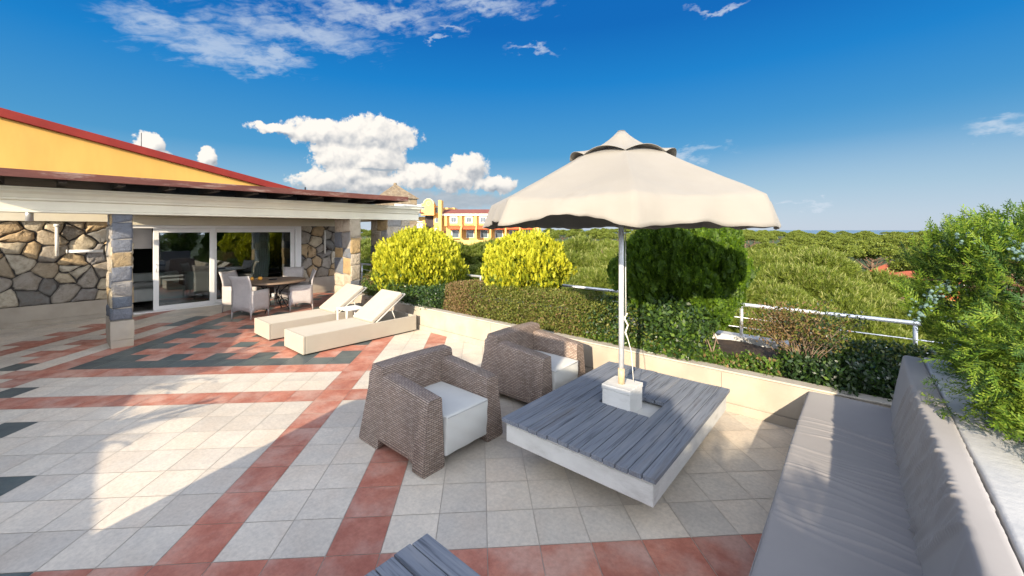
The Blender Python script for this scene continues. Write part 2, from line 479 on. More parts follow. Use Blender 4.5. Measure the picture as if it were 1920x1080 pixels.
def cloth_mat(name, c1, c2, scale=3, thread=500, rough=.85, stain=None, transl=0, s3=2.2, f3=.5):
    m_ = bpy.data.materials.new(name); m_.use_nodes = True
    t = NT(m_.node_tree); b = t.n['Principled BSDF']; out = t.n['Material Output']
    co = t.new('ShaderNodeTexCoord').outputs['Object']
    n1 = t.noise(co, scale, 6, .6)[0]
    c = t.mix(t.ss(n1, .3, .7), c1, c2)
    if stain is not None:
        n3 = t.noise(t.v('ADD', co, (3.1, 8.2, 1.7)), s3, 7, .7, .6)[0]
        c = t.mix(t.m('MULTIPLY', t.ss(n3, .56, .8), f3), c, stain)
    t.put(b.inputs['Base Color'], c)
    b.inputs['Roughness'].default_value = rough; b.inputs['Specular IOR Level'].default_value = .15
    b.inputs['Sheen Weight'].default_value = .15
    bn = t.new('ShaderNodeBump'); bn.inputs['Strength'].default_value = .25; bn.inputs['Distance'].default_value = .004
    t.put(bn.inputs['Height'], t.m('ADD', t.noise(co, 9, 4, .6)[0], t.m('MULTIPLY', t.noise(co, thread, 2, .5)[0], .12)))
    t.put(b.inputs['Normal'], bn.outputs[0])
    if transl:
        tr = t.new('ShaderNodeBsdfTranslucent'); t.put(tr.inputs[0], c)
        mx = t.new('ShaderNodeMixShader'); mx.inputs[0].default_value = transl
        t.l.new(b.outputs[0], mx.inputs[1]); t.l.new(tr.outputs[0], mx.inputs[2]); t.l.new(mx.outputs[0], out.inputs[0])
    return m_

M = {}
M['grout'] = pmat('grout', (.54, .475, .40), (.44, .39, .335), 9, .85)
M['tile_cream'] = tile_mat('tile_cream', (.69, .625, .53), (.61, .56, .485), (.63, .55, .455))
M['tile_red'] = tile_mat('tile_red', (.52, .22, .155), (.41, .15, .105), (.58, .38, .31))
M['tile_slate'] = tile_mat('tile_slate', (.085, .115, .115), (.125, .145, .14), (.06, .08, .088), .38)
M['cream_stone'] = pmat('cream_stone', (.38, .335, .275), (.31, .27, .22), 2.5, .55, .12, 30, .3, c3=(.42, .33, .22), s3=1.2, f3=.45)
M['cap_stone'] = pmat('cap_stone', (.46, .42, .36), (.38, .35, .30), 5, .7, .2, 40)
M['rubble'] = island_mat('rubble', [(.40, .29, .17), (.25, .22, .18), (.46, .39, .28), (.17, .165, .155), (.42, .31, .18), (.31, .28, .24), (.48, .43, .34), (.23, .215, .20), (.34, .28, .20), (.20, .19, .175)], .85, .8, 22, interp='CONSTANT', dark=(.12, .085, .05), nmix=.55, bdist=.03)
M['pillar_stone'] = island_mat('pillar_stone', [(.36, .31, .24), (.12, .135, .16), (.40, .34, .26), (.34, .24, .12), (.25, .24, .23), (.42, .36, .28), (.17, .19, .215)], .85, 1.0, 20, interp='CONSTANT', dark=(.14, .11, .08), nmix=.6, bdist=.035)
M['pillar_slate'] = island_mat('pillar_slate', [(.11, .125, .15), (.33, .28, .20), (.25, .235, .22), (.36, .31, .24), (.14, .15, .175), (.30, .22, .12), (.20, .20, .205)], .85, 1.0, 20, interp='CONSTANT', dark=(.09, .085, .085), nmix=.6, bdist=.035)
M['mortar_dark'] = pmat('mortar_dark', (.045, .042, .04), (.07, .062, .055), 20, .95, .4, 60)
M['mortar_pale'] = pmat('mortar_pale', (.30, .27, .23), (.22, .20, .175), 14, .9, .4, 60)
M['beam_cream'] = pmat('beam_cream', (.68, .63, .50), (.62, .57, .46), 2.0, .5, .05, 30)
M['beam_cap'] = pmat('beam_cap', (.52, .52, .47), (.44, .45, .42), 3, .6, .1, 20)
M['old_red'] = pmat('old_red', (.125, .042, .03), (.085, .03, .025), 4, .75, .5, 30, c3=(.27, .20, .165), s3=5, f3=.85, stretch=(1, .35, 2))
M['frame_cream'] = pmat('frame_cream', (.56, .53, .47), (.5, .47, .42), 4, .45)
M['trim_red'] = pmat('trim_red', (.20, .022, .015), (.165, .018, .014), 3, .6, .1, 30, .15)
M['rafter'] = pmat('rafter', (.035, .02, .015), (.02, .013, .011), 6, .7)
M['yellow'] = pmat('yellow', (.53, .30, .07), (.48, .265, .06), 1.4, .75, .12, 60, c3=(.40, .22, .055), s3=1.6, f3=.4, stretch=(1, 1, .35))
M['white_pvc'] = pmat('white_pvc', (.78, .78, .77), (.74, .74, .73), 3, .35)
M['pipe_white'] = pmat('pipe_white', (.62, .60, .55), (.52, .50, .46), 6, .5)
M['glass'] = glass_mat('glass')
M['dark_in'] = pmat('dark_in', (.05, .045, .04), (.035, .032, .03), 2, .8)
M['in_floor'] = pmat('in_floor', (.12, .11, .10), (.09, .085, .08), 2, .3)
M['white_cloth'] = cloth_mat('white_cloth', (.70, .69, .66), (.62, .61, .58))
M['blind'] = cloth_mat('blind', (.46, .44, .42), (.40, .38, .37))
def wood_mat(name, ax):
    m_ = bpy.data.materials.new(name); m_.use_nodes = True
    t = NT(m_.node_tree); b = t.n['Principled BSDF']
    ri = t.new('ShaderNodeNewGeometry').outputs['Random Per Island']
    co = t.new('ShaderNodeTexCoord').outputs['Object']
    cmb = t.new('ShaderNodeCombineXYZ'); t.put(cmb.inputs[2], t.m('MULTIPLY', ri, 61.)); t.put(cmb.inputs[ax], t.m('MULTIPLY', ri, 23.))
    st = [70, 70, 70]; st[ax] = 2.2
    g1 = t.noise(t.v('MULTIPLY', t.v('ADD', co, cmb.outputs[0]), tuple(st)), 1.0, 5, .6, .3)[0]
    st2 = [9, 9, 9]; st2[ax] = 1.3
    g2 = t.noise(t.v('MULTIPLY', t.v('ADD', co, cmb.outputs[0]), tuple(st2)), 1.0, 5, .6)[0]
    c = t.ramp(ri, [(0, (.12, .145, .19)), (.17, (.19, .21, .25)), (.34, (.09, .11, .15)), (.5, (.225, .24, .27)), (.67, (.14, .165, .205)), (.84, (.175, .19, .22))], 'CONSTANT')
    c = t.mix(t.m('MULTIPLY', t.ss(g1, .5, .72), .75), c, (.045, .05, .065))
    c = t.mix(t.m('MULTIPLY', t.ss(g1, .5, .3), .45), c, (.30, .31, .33))
    c = t.mix(t.m('MULTIPLY', t.ss(g2, .52, .72), .55), c, (.28, .285, .30))
    c = t.mix(t.m('MULTIPLY', t.ss(g2, .45, .28), .4), c, (.14, .12, .11))
    t.put(b.inputs['Base Color'], c); b.inputs['Roughness'].default_value = .65; b.inputs['Specular IOR Level'].default_value = .25
    bn = t.new('ShaderNodeBump'); bn.inputs['Strength'].default_value = .5; bn.inputs['Distance'].default_value = .003
    t.put(bn.inputs['Height'], g1); t.put(b.inputs['Normal'], bn.outputs[0])
    return m_
M['wood_grey'] = wood_mat('wood_grey', 1)
M['wood_grey_cross'] = wood_mat('wood_grey_cross', 0)
M['white_concrete'] = pmat('white_concrete', (.68, .67, .64), (.62, .61, .58), 5, .8, .5, 26, c3=(.38, .36, .33), s3=4, f3=.4, stretch=(1, 1, 2.2))
M['shadow_gap'] = pmat('shadow_gap', (.03, .028, .025), (.02, .02, .02), 5, .9)
M['rattan'] = weave_mat('rattan', (.29, .215, .17), (.42, .335, .28), (.035, .027, .024), .0175, .05)
M['cushion'] = cloth_mat('cushion', (.60, .60, .57), (.55, .55, .53), 2.5, stain=(.48, .46, .42), f3=.3)
M['piping'] = cloth_mat('piping', (.44, .44, .43), (.40, .40, .39))
M['canvas'] = cloth_mat('canvas', (.295, .276, .246), (.265, .247, .22), 1.6, stain=(.20, .165, .125), transl=.2, s3=1.5, f3=.4)
M['alu'] = pmat('alu', (.72, .73, .75), (.64, .65, .67), 8, .38, metal=.7, spec=.5)
M['steel_paint'] = pmat('steel_paint', (.66, .68, .71), (.58, .60, .63), 6, .35, metal=.3, spec=.5, c3=(.35, .26, .18), s3=9, f3=.35)
M['rust_sleeve'] = pmat('rust_sleeve', (.55, .45, .32), (.42, .28, .15), 8, .6)
M['rope'] = pmat('rope', (.70, .68, .62), (.6, .58, .52), 30, .9)
M['lounger'] = cloth_mat('lounger', (.375, .335, .275), (.345, .31, .255), 2.2, stain=(.46, .41, .34), f3=.25)
M['lounger_pad'] = cloth_mat('lounger_pad', (.415, .37, .305), (.385, .345, .285), 2.2)
M['sofa'] = cloth_mat('sofa', (.285, .27, .268), (.255, .242, .242), 1.5, stain=(.33, .315, .305), f3=.3)
M['parapet'] = pmat('parapet', (.52, .52, .515), (.43, .44, .45), 3, .7, .35, 20, c3=(.38, .38, .39), s3=4, f3=.5)
M['table_brown'] = pmat('table_brown', (.23, .16, .11), (.17, .12, .085), 4, .45, stretch=(1, 6, 1))
M['iron'] = pmat('iron', (.03, .03, .032), (.02, .02, .022), 8, .45, metal=.5)
M['wicker_white'] = weave_mat('wicker_white', (.50, .47, .46), (.56, .53, .52), (.36, .33, .32), .012, .03)
M['ember'] = pmat('ember', (.75, .38, .06), (.6, .27, .04), 8, .4)
M['soil'] = pmat('soil', (.06, .042, .03), (.035, .026, .02), 8, .95, .8, 30)
M['bark'] = pmat('bark', (.16, .105, .07), (.10, .065, .045), 14, .9, .8, 40, stretch=(1, 1, .3))
M['bark_red'] = pmat('bark_red', (.20, .11, .065), (.13, .07, .045), 10, .85, .7, 40, stretch=(1, 1, .3))
M['twig'] = pmat('twig', (.20, .15, .11), (.14, .10, .07), 14, .85)
M['pot'] = pmat('pot', (.30, .13, .08), (.24, .10, .07), 6, .8)
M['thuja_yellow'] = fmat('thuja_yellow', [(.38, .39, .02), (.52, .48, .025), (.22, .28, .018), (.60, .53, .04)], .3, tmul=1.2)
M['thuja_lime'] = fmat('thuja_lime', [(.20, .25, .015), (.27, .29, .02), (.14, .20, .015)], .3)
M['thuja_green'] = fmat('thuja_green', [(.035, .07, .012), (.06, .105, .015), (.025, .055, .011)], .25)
M['cypress'] = fmat('cypress', [(.024, .055, .006), (.065, .125, .008), (.034, .075, .006), (.12, .20, .010)], .28)
M['hedge_olive'] = fmat('hedge_olive', [(.075, .105, .016), (.15, .165, .03), (.05, .08, .014), (.20, .19, .05), (.10, .13, .02)], .22)
M['hedge_brown'] = fmat('hedge_brown', [(.17, .11, .05), (.22, .14, .07), (.11, .09, .03), (.26, .17, .09)], .22)
M['leaf_dark'] = fmat('leaf_dark', [(.018, .042, .014), (.03, .062, .018), (.014, .034, .013), (.05, .09, .025)], .18, rough=.35, spec=.5)
M['leaf_mid'] = fmat('leaf_mid', [(.026, .062, .011), (.055, .11, .015), (.018, .042, .01), (.10, .17, .028)], .25, rough=.4, spec=.4)
M['leaf_lime'] = fmat('leaf_lime', [(.075, .14, .018), (.13, .21, .028), (.05, .10, .016), (.17, .25, .045)], .28, rough=.4, spec=.4)
M['leaf_rust'] = fmat('leaf_rust', [(.17, .10, .045), (.11, .075, .03), (.22, .14, .065), (.10, .095, .03)], .22)
M['needle'] = fmat('needle', [(.075, .115, .015), (.15, .195, .025), (.045, .075, .011), (.22, .255, .036)], .22)
M['candle'] = fmat('candle', [(.23, .25, .075), (.19, .22, .06), (.30, .29, .12)], .15)
M['needle_far'] = fmat('needle_far', [(.085, .12, .018), (.16, .20, .03), (.048, .076, .013), (.215, .245, .042)], .2)
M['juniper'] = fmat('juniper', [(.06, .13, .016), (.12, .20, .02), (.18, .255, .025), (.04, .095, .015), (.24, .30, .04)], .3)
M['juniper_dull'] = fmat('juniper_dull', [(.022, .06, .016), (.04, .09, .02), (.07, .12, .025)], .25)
M['berry'] = fmat('berry', [(.095, .165, .155), (.14, .21, .195), (.07, .125, .12)], 0, rough=.6)
M['cone_brown'] = fmat('cone_brown', [(.18, .10, .07), (.25, .15, .11)], 0)
M['palm'] = fmat('palm', [(.10, .15, .02), (.18, .22, .035), (.26, .26, .06)], .3)
M['undergrowth'] = pmat('undergrowth', (.035, .06, .018), (.06, .085, .025), .5, .95, .8, 3)
M['sea'] = pmat('sea', (.13, .20, .27), (.12, .18, .25), .02, .25, spec=.5)
M['hotel_yellow'] = pmat('hotel_yellow', (.62, .38, .13), (.57, .35, .12), .4, .8)
M['hotel_white'] = pmat('hotel_white', (.75, .72, .66), (.68, .66, .6), .4, .7)
M['hotel_cream'] = pmat('hotel_cream', (.62, .48, .28), (.56, .44, .26), .6, .8)
M['hotel_roof'] = pmat('hotel_roof', (.22, .075, .055), (.17, .06, .05), .8, .8)
M['awning'] = pmat('awning', (.55, .12, .045), (.46, .09, .035), .8, .8)
M['pane'] = pmat('pane', (.10, .13, .16), (.06, .08, .10), .6, .15, spec=.6)
M['recess'] = pmat('recess', (.05, .035, .04), (.035, .03, .03), .6, .8)
M['teal'] = pmat('teal', (.10, .30, .33), (.14, .38, .40), .6, .2, spec=.5)
M['thatch'] = pmat('thatch', (.22, .17, .11), (.13, .10, .07), 3, .95, .8, 6, c3=(.30, .26, .2), s3=4, f3=.6)
M['red_tile'] = pmat('red_tile', (.36, .10, .05), (.29, .08, .045), 1, .8)

# ------------------------------------------------------------------ terrace floor
TILE = 1 / 3.
TX0, TY0, TYAW = -6.353, 7.2744, .0668
def tile_pt(i, j):
    c, s = math.cos(TYAW), math.sin(TYAW)
    X = (c * i - s * j + TX0) * TILE; Y = (s * i + c * j + TY0) * TILE
    return (.7528 * X - .6583 * Y, .6583 * X + .7528 * Y)
def tile_kind(i, r):
    if (i, r) in ((-12, 8), (-9, 5), (-6, 2), (-3, -1), (0, -4), (-15, 11)): return 2
    if i + r <= -5 and r <= 6: return 0 if (i + r) % 3 else 2
    if r >= 11 and -12 <= i <= -1:
        if r == 11 or i == -12: return 2
        if r % 2 == 0 and r >= 12: return 2 if i % 2 else 1
        return 1
    if i in (0, 3) and r >= -1: return 1
    if r == -1: return 1
    if r in (7, 10) and -14 <= i <= 3: return 1
    if i == -13 and r >= 9: return 1
    if i == -14: return 2 if 19 <= r <= 21 else 0
    if i == -15 and r >= 12 and r < 20: return 1
    if i == -16 and r >= 13 and r % 2 and r < 19: return 1
    if i == -18 and r >= 12: return 1
    if i == -19 and r >= 13 and r % 2: return 1
    return 0
mb = MB()
g = .007
for i in range(-48, 26):
    for r in range(-22, 52):
        cx, cy = tile_pt(i + .5, r + .5)
        if not (-13.3 < cx < 2.2 and -2.3 < cy and (cy < 5.15 or (cx < -9.2 and cy < 6.95))): continue
        p = [tile_pt(i + g, r + g), tile_pt(i + 1 - g, r + g), tile_pt(i + 1 - g, r + 1 - g), tile_pt(i + g, r + 1 - g)]
        e = .006
        mb.face([(x, y, 0) for x, y in p], tile_kind(i, r))
fl = mb.build('terrace_floor', [M['tile_cream'], M['tile_red'], M['tile_slate']])
tag(fl, kind='structure')
mb = MB(); mb.box(-13.4, 2.4, -2.5, 6.8, -.4, -.004)
tag(mb.build('floor_screed', M['grout']), kind='structure')

# ------------------------------------------------------------------ stone cladding: cells of a random partition, each a raised stone
def clip(poly, a, b, c):
    """keep a*x + b*y <= c"""
    out = []
    n = len(poly)
    for i in range(n):
        p, q = poly[i], poly[(i + 1) % n]
        dp = a * p[0] + b * p[1] - c; dq = a * q[0] + b * q[1] - c
        if dp <= 0: out.append(p)
        if dp * dq < 0:
            t = dp / (dp - dq); out.append((p[0] + t * (q[0] - p[0]), p[1] + t * (q[1] - p[1])))
    return out
def cells(x0, x1, z0, z1, seeds, gap):
    res = []
    for k, (sx, sz) in enumerate(seeds):
        poly = [(x0, z0), (x1, z0), (x1, z1), (x0, z1)]
        for j, (tx, tz) in enumerate(seeds):
            if j == k or (tx - sx) ** 2 + (tz - sz) ** 2 > 4: continue
            dx, dz = tx - sx, tz - sz; L = math.hypot(dx, dz)
            mx, mz = (sx + tx) / 2, (sz + tz) / 2
            poly = clip(poly, dx / L, dz / L, (dx * mx + dz * mz) / L - gap)
            if len(poly) < 3: break
        if len(poly) >= 3: res.append(poly)
    return res
def stones(mb, polys, fn, depth, m=0, jit=.012):
    """fn(a, b, d) -> xyz; d is how far the stone stands out"""
    for poly in polys:
        # soften corners
        pts = []
        n = len(poly)
        for i in range(n):
            p, q = Vector(poly[i]), Vector(poly[(i + 1) % n])
            L = (q - p).length
            if L < .02: continue
            k = min(.25, .018 / L)
            nn = max(1, int(L / .09))
            for t in [k] + [k + (1 - 2 * k) * j / nn for j in range(1, nn)] + [1 - k]:
                w_ = p.lerp(q, t)
                pts.append((w_.x + random.uniform(-jit, jit) * .5, w_.y + random.uniform(-jit, jit) * .5))
        if len(pts) < 3: continue
        cxm = sum(p[0] for p in pts) / len(pts); czm = sum(p[1] for p in pts) / len(pts)
        d = depth * random.uniform(.6, 1.2)
        n = len(pts)
        tl = (random.uniform(-.05, .05), random.uniform(-.05, .05))
        r0 = mb.add([fn(x, z, 0) for x, z in pts])
        ins = []
        for x, z in pts:
            L = math.hypot(x - cxm, z - czm) or 1
            f = max(0, 1 - .014 / L)
            ins.append((cxm + (x - cxm) * f, czm + (z - czm) * f))
        r1 = mb.add([fn(x, z, d * .75 + tl[0] * (x - cxm) + tl[1] * (z - czm)) for x, z in ins])
        ins2 = [(cxm + (x - cxm) * .8, czm + (z - czm) * .8) for x, z in ins]
        r2 = mb.add([fn(x, z, d + random.uniform(-.25, .25) * depth + tl[0] * (x - cxm) + tl[1] * (z - czm)) for x, z in ins2])
        cc = mb.add([fn(cxm, czm, d)])
        for i in range(n):
            j = (i + 1) % n
            mb.fi([r0 + i, r0 + j, r1 + j, r1 + i], m); mb.fi([r1 + i, r1 + j, r2 + j, r2 + i], m, None, True); mb.fi([r2 + i, r2 + j, cc], m, None, True)
def jitter_seeds(x0, x1, z0, z1, s, amt=.38):
    out = []
    nz = max(1, round((z1 - z0) / (s * .8))); nx = max(1, round((x1 - x0) / s))
    for a in range(nx):
        for b in range(nz):
            out.append((x0 + (a + .5 + (.25 if b % 2 else -.25) + random.uniform(-amt, amt)) * (x1 - x0) / nx, z0 + (b + .5 + random.uniform(-amt, amt)) * (z1 - z0) / nz))
    return out

# ------------------------------------------------------------------ the house
house = thing('house', 'yellow penthouse house with stone clad walls, cream beam and sliding glass doors', 'house', (-11.5, 2.5, 0))
WF = -13.1
# rubble walls left and right of the doors
for (a, b, z0) in ((-2.6, 1.18, .42), (5.22, 6.9, .5)):
    mb = MB()
    mb.box(WF - .3, WF - .002, a, b, 0, 2.42, 1)
    stones(mb, cells(a, b, z0, 2.42, jitter_seeds(a, b, z0, 2.42, .345, .5), .008), lambda x, z, d: (WF + d, x, z), .055, jit=.036)
    sw = mb.build('stone_wall', [M['rubble'], M['mortar_dark']], house)
    mb = MB(); mb.box(WF - .002, WF + .05, a, b, .1, z0); mb.box(WF - .002, WF + .04, a, b, 0, .0985)
    mb.build('plinth', M['cream_stone'], sw, bev=.004)
# pillars: stone courses round a core
def pillar(n0, n1, w0, w1, zb, ztop, sizes, mat='pillar_stone'):
    mb = MB()
    mb.box(w0 + .012, w1 - .012, n0 + .012, n1 - .012, zb, ztop, 1)
    def courses(L):
        out = []; z = zb; polys = []
        while z < ztop - .02:
            h = random.uniform(*sizes); h = ztop - z if z + h > ztop - .12 else h
            xs = [0, L] if L < .4 else [0, L * random.uniform(.35, .65), L]
            for a, b in zip(xs[:-1], xs[1:]):
                s_ = random.uniform(-.03, .03)
                polys.append([(a + .004, z + .006 + s_), (b - .004, z + .006 - s_), (b - .004, z + h - .006), (a + .004, z + h - .006)])
            z += h
        return [[(x, min(max(zz, zb), ztop)) for x, zz in p] for p in polys]
    stones(mb, courses(n1 - n0), lambda x, z, d: (w1 - .012 + d, n0 + x, z), .024, jit=.016)
    stones(mb, courses(w1 - w0), lambda x, z, d: (w0 + x, n0 + .012 - d, z), .024, jit=.016)
    stones(mb, courses(w1 - w0), lambda x, z, d: (w1 - x, n1 - .012 + d, z), .024, jit=.016)
    stones(mb, courses(n1 - n0), lambda x, z, d: (w0 + .012 - d, n1 - x, z), .024, jit=.016)
    return mb.build('pillar', [M[mat], M['mortar_pale']], house)
p1 = pillar(.74, 1.01, -10.25, -9.54, .46, 2.3, (.2, .34), 'pillar_slate')
mb = MB(); mb.box(-10.27, -9.52, .725, 1.025, .13, .455); mb.box(-10.265, -9.525, .73, 1.02, 0, .127)
mb.build('pillar_plinth', M['cream_stone'], p1, bev=.003)
p2 = pillar(4.98, 5.26, -10.33, -9.5, .0, 2.3, (.24, .42))
p3 = pillar(6.02, 6.74, -10.33, -9.5, .0, 2.3, (.24, .42))
# moulded beam
prof = [(0, 2.285), (.035, 2.285), (.035, 2.315), (.012, 2.325), (.012, 2.455), (.05, 2.475), (.05, 2.50), (.062, 2.51), (.085, 2.56), (.125, 2.60), (.125, 2.635), (.14, 2.64), (.14, 2.665), (0, 2.665)]
mb = MB()
mb.prism([(-9.52 + a, z) for a, z in prof] + [(-9.85, 2.665), (-9.85, 2.285)], lambda p, q, t: (p, t, q), -1.5, 7.04)
mb.build('beam', M['beam_cream'], house)
mb = MB(); mb.prism([(7.04 + a, z) for a, z in prof] + [(6.8, 2.665), (6.8, 2.285)], lambda p, q, t: (t, p, q), -9.86, -13.0)
mb.box(-9.86, -9.4, 7.042, 7.17, 2.60, 2.665)
mb.build('end_beam', M['beam_cream'], house)
mb = MB(); mb.hexa([(-9.9, 6.5, 2.668), (-9.36, 6.5, 2.668), (-9.36, 7.2, 2.668), (-9.9, 7.2, 2.668), (-9.9, 6.5, 2.76), (-9.5, 6.5, 2.72), (-9.5, 7.1, 2.70), (-9.9, 7.1, 2.76)])
mb.build('beam_cap', M['beam_cap'], house)
# ceiling of the porch and the header over the doors
mb = MB(); mb.box(-13.3, -9.853, .75, 6.8, 2.43, 2.50); mb.build('porch_ceiling', M['beam_cream'], house)
mb = MB(); mb.box(-13.2, -12.98, -2.6, 1.15, 2.20, 2.428); mb.box(-13.2, -12.95, 1.152, 6.8, 2.13, 2.428); mb.box(-13.2, -12.90, 1.154, 6.79, 2.30, 2.34)
mb.build('door_header', M['beam_cream'], house, bev=.006)
# roof, eave board, rafters
mb = MB(); mb.hexa([(-12, -1.5, 2.80), (-8.66, -1.5, 2.80), (-8.66, 6.0, 2.80), (-12, 6.0, 2.80), (-12, -1.5, 2.9), (-8.66, -1.5, 2.835), (-8.66, 6.0, 2.835), (-12, 6.0, 2.9)])
roof = mb.build('roof', M['rafter'], house)
mb = MB(); mb.box(-8.66, -8.6, -1.5, 6.06, 2.735, 2.845); mb.build('eave_board', M['old_red'], roof, bev=.006)
mb = MB(); mb.box(-12, -8.66, 6.0, 6.06, 2.735, 2.845); mb.build('verge_board', M['old_red'], roof, bev=.006)
for k in range(15):
    n_ = -1.08 + k * .625
    if n_ > 5.9: break
    mb = MB(); mb.box(-9.9, -8.72, n_ - .045, n_ + .045, 2.705, 2.797); mb.build('rafter', M['rafter'], roof)
# upper gable
def gz(n): return 4.10 + (n + .526) * (3.166 - 4.10) / (3.885 + .526)
mb = MB()
mb.prism([(-1.4, 2.91), (4.6, 2.91), (4.6, gz(4.6) - .06), (-1.4, gz(-1.4) - .06)], lambda p, q, t: (t, p, q), -11.85, -11.52)
gab = mb.build('gable_wall', M['yellow'], house)
mb = MB()
mb.prism([(-1.4, gz(-1.4) - .08), (5.4, gz(5.4) - .08), (5.4, gz(5.4) + .08), (-1.4, gz(-1.4) + .08)], lambda p, q, t: (t, p, q), -12.6, -11.42)
mb.build('gable_trim', M['trim_red'], gab, bev=.008)
mb = MB(); mb.tube([(-11.5, 1.349, 3.7), (-11.5, 1.349, 4.08)], .006, 6); mb.build('lightning_rod', M['iron'], gab)
mb = MB(); mb.tube([(-11.5, 4.72, 2.9), (-11.5, 4.72, 3.19)], .02, 6); mb.build('vent_pipe', M['iron'], gab)
# sliding doors
def frame_bars(mb, n0, n1, z0, z1, w0, w1, t):
    mb.box(w0, w1, n0, n0 + t, z0, z1); mb.box(w0, w1, n1 - t, n1, z0, z1)
    mb.box(w0 + .001, w1 - .001, n0 + t, n1 - t, z0, z0 + t * .9); mb.box(w0 + .001, w1 - .001, n0 + t, n1 - t, z1 - t, z1)
mb = MB(); mb.box(-13.24, -12.99, 5.07, 5.215, 0, 2.128); mb.box(-13.24, -12.99, 1.182, 5.068, 2.055, 2.128); mb.box(-13.24, -12.97, 1.182, 5.068, -.002, .03)
mb.box(-13.24, -12.99, 1.12, 1.18, 0, 2.128)
door_frame = mb.build('door_frame', M['white_pvc'], house, bev=.004)
for (a, b, w) in ((1.75, 3.0, -13.08), (2.96, 5.06, -13.15)):
    mb = MB(); frame_bars(mb, a, b, .032, 2.053, w - .03, w + .03, .105)
    d = mb.build('sliding_door', M['white_pvc'], house, bev=.004)
    mb = MB(); mb.box(w - .006, w + .006, a + .1, b - .1, .12, 1.95); mb.build('glass_pane', M['glass'], d)
    if a < 2:
        mb = MB(); mb.tube([(w + .03, a + .05, .98), (w + .07, a + .05, .99), (w + .07, a + .05, 1.15), (w + .03, a + .05, 1.16)], .011, 8)
        mb.build('handle', M['alu'], d)
# the room behind the doors
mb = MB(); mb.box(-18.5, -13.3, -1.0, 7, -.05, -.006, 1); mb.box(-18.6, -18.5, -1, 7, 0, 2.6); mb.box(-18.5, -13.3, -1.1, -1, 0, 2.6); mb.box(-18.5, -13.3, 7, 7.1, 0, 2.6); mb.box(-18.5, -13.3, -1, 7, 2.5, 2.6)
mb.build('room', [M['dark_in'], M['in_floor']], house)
# indoor furniture seen through the glass
t = thing('indoor_sofa', 'low white sofa just inside the open end of the glass doors', 'sofa', (-14.6, 1.75, 0))
mb = MB(); mb.box(-15.1, -14.2, 1.15, 2.6, .12, .45); mb.build('seat', M['white_cloth'], t, bev=.04, seg=3)
mb = MB(); mb.box(-15.35, -15.102, 1.15, 2.6, .12, .8); mb.build('backrest', M['white_cloth'], t, bev=.04, seg=3)
mb = MB(); mb.box(-15.0, -14.65, 1.5, 2.0, .455, .6); mb.build('pillow', M['blind'], t, bev=.06, seg=3)
t = thing('indoor_sideboard', 'white low sideboard standing behind the left glass pane', 'sideboard', (-15.2, 3.1, 0))
mb = MB(); mb.box(-15.5, -14.9, 2.75, 4.0, .7, .76); mb.build('top', M['white_pvc'], t, bev=.004)
mb = MB(); mb.box(-15.45, -14.95, 2.8, 3.35, .05, .698); mb.build('cabinet', M['white_cloth'], t, bev=.004)
mb = MB(); mb.box(-13.36, -13.32, 1.2, 1.76, 1.55, 2.42); tag(mb.build('roman_blind', M['blind'], org=(-13.34, 1.5, 1.55)), 'grey fabric roman blind pulled halfway behind the open door end', 'blind')
P = []
for i in range(40):
    n_ = 4.0 + i * .012
    P.append([(-13.42 + .03 * math.sin(i * 1.3), n_ - .05 * (z < .9), z) for z in (.02, .6, 1.1, 1.6, 2.1, 2.42)])
mb = MB(); mb.grid(P); tag(mb.build('curtain', M['white_cloth'], org=(-13.42, 4.2, 0)), 'pale gathered curtain hanging behind the right glass door', 'curtain')

# fixtures on the rubble wall
t = thing('wall_lamp', 'slim white upright tube lamp fixed to the rubble wall', 'wall lamp', (WF + .06, .17, 1.45))
mb = MB(); mb.tube([(WF + .1, .17, 1.45), (WF + .1, .17, 2.08)], .032, 10); mb.build('tube', M['pipe_white'], t)
mb = MB(); mb.tube([(WF + .1, .17, 2.081), (WF + .1, .17, 2.14)], .05, 10); mb.build('end_cap', M['pipe_white'], t)
mb = MB(); mb.box(WF - .0, WF + .1, .15, .19, 1.9, 1.94); mb.build('bracket', M['pipe_white'], t)
t = thing('tube_light', 'horizontal white tube light on the rubble wall beside the pillar', 'tube light', (WF + .1, .6, 1.54))
mb = MB(); mb.tube([(WF + .13, .33, 1.545), (WF + .13, .87, 1.535)], .035, 10); mb.build('tube', M['white_pvc'], t)
mb = MB(); mb.tube([(WF + .13, .30, 1.546), (WF + .13, .329, 1.546)], .042, 10); mb.build('end_cap', M['pipe_white'], t)
for a in (.40, .76):
    mb = MB(); mb.box(WF, WF + .12, a, a + .04, 1.53, 1.56); mb.build('bracket', M['pipe_white'], t)
t = thing('drain_spout', 'grey stub of drainpipe poking below the porch ceiling at far left', 'drainpipe', (-11, -.18, 2.17))
mb = MB(); mb.tube([(-11, -.18, 2.17), (-11, -.18, 2.43)], .05, 12); mb.build('pipe', M['alu'], t)
t = thing('wall_lamp', 'slim grey tube lamp on the shaded rubble wall between doors and pillar', 'wall lamp', (WF + .06, 6.0, 1.2))
mb = MB(); mb.tube([(WF + .1, 5.95, 1.25), (WF + .1, 5.95, 2.0)], .03, 10); mb.box(WF, WF + .1, 5.93, 5.97, 1.8, 1.84); mb.build('tube', M['pipe_white'], t)

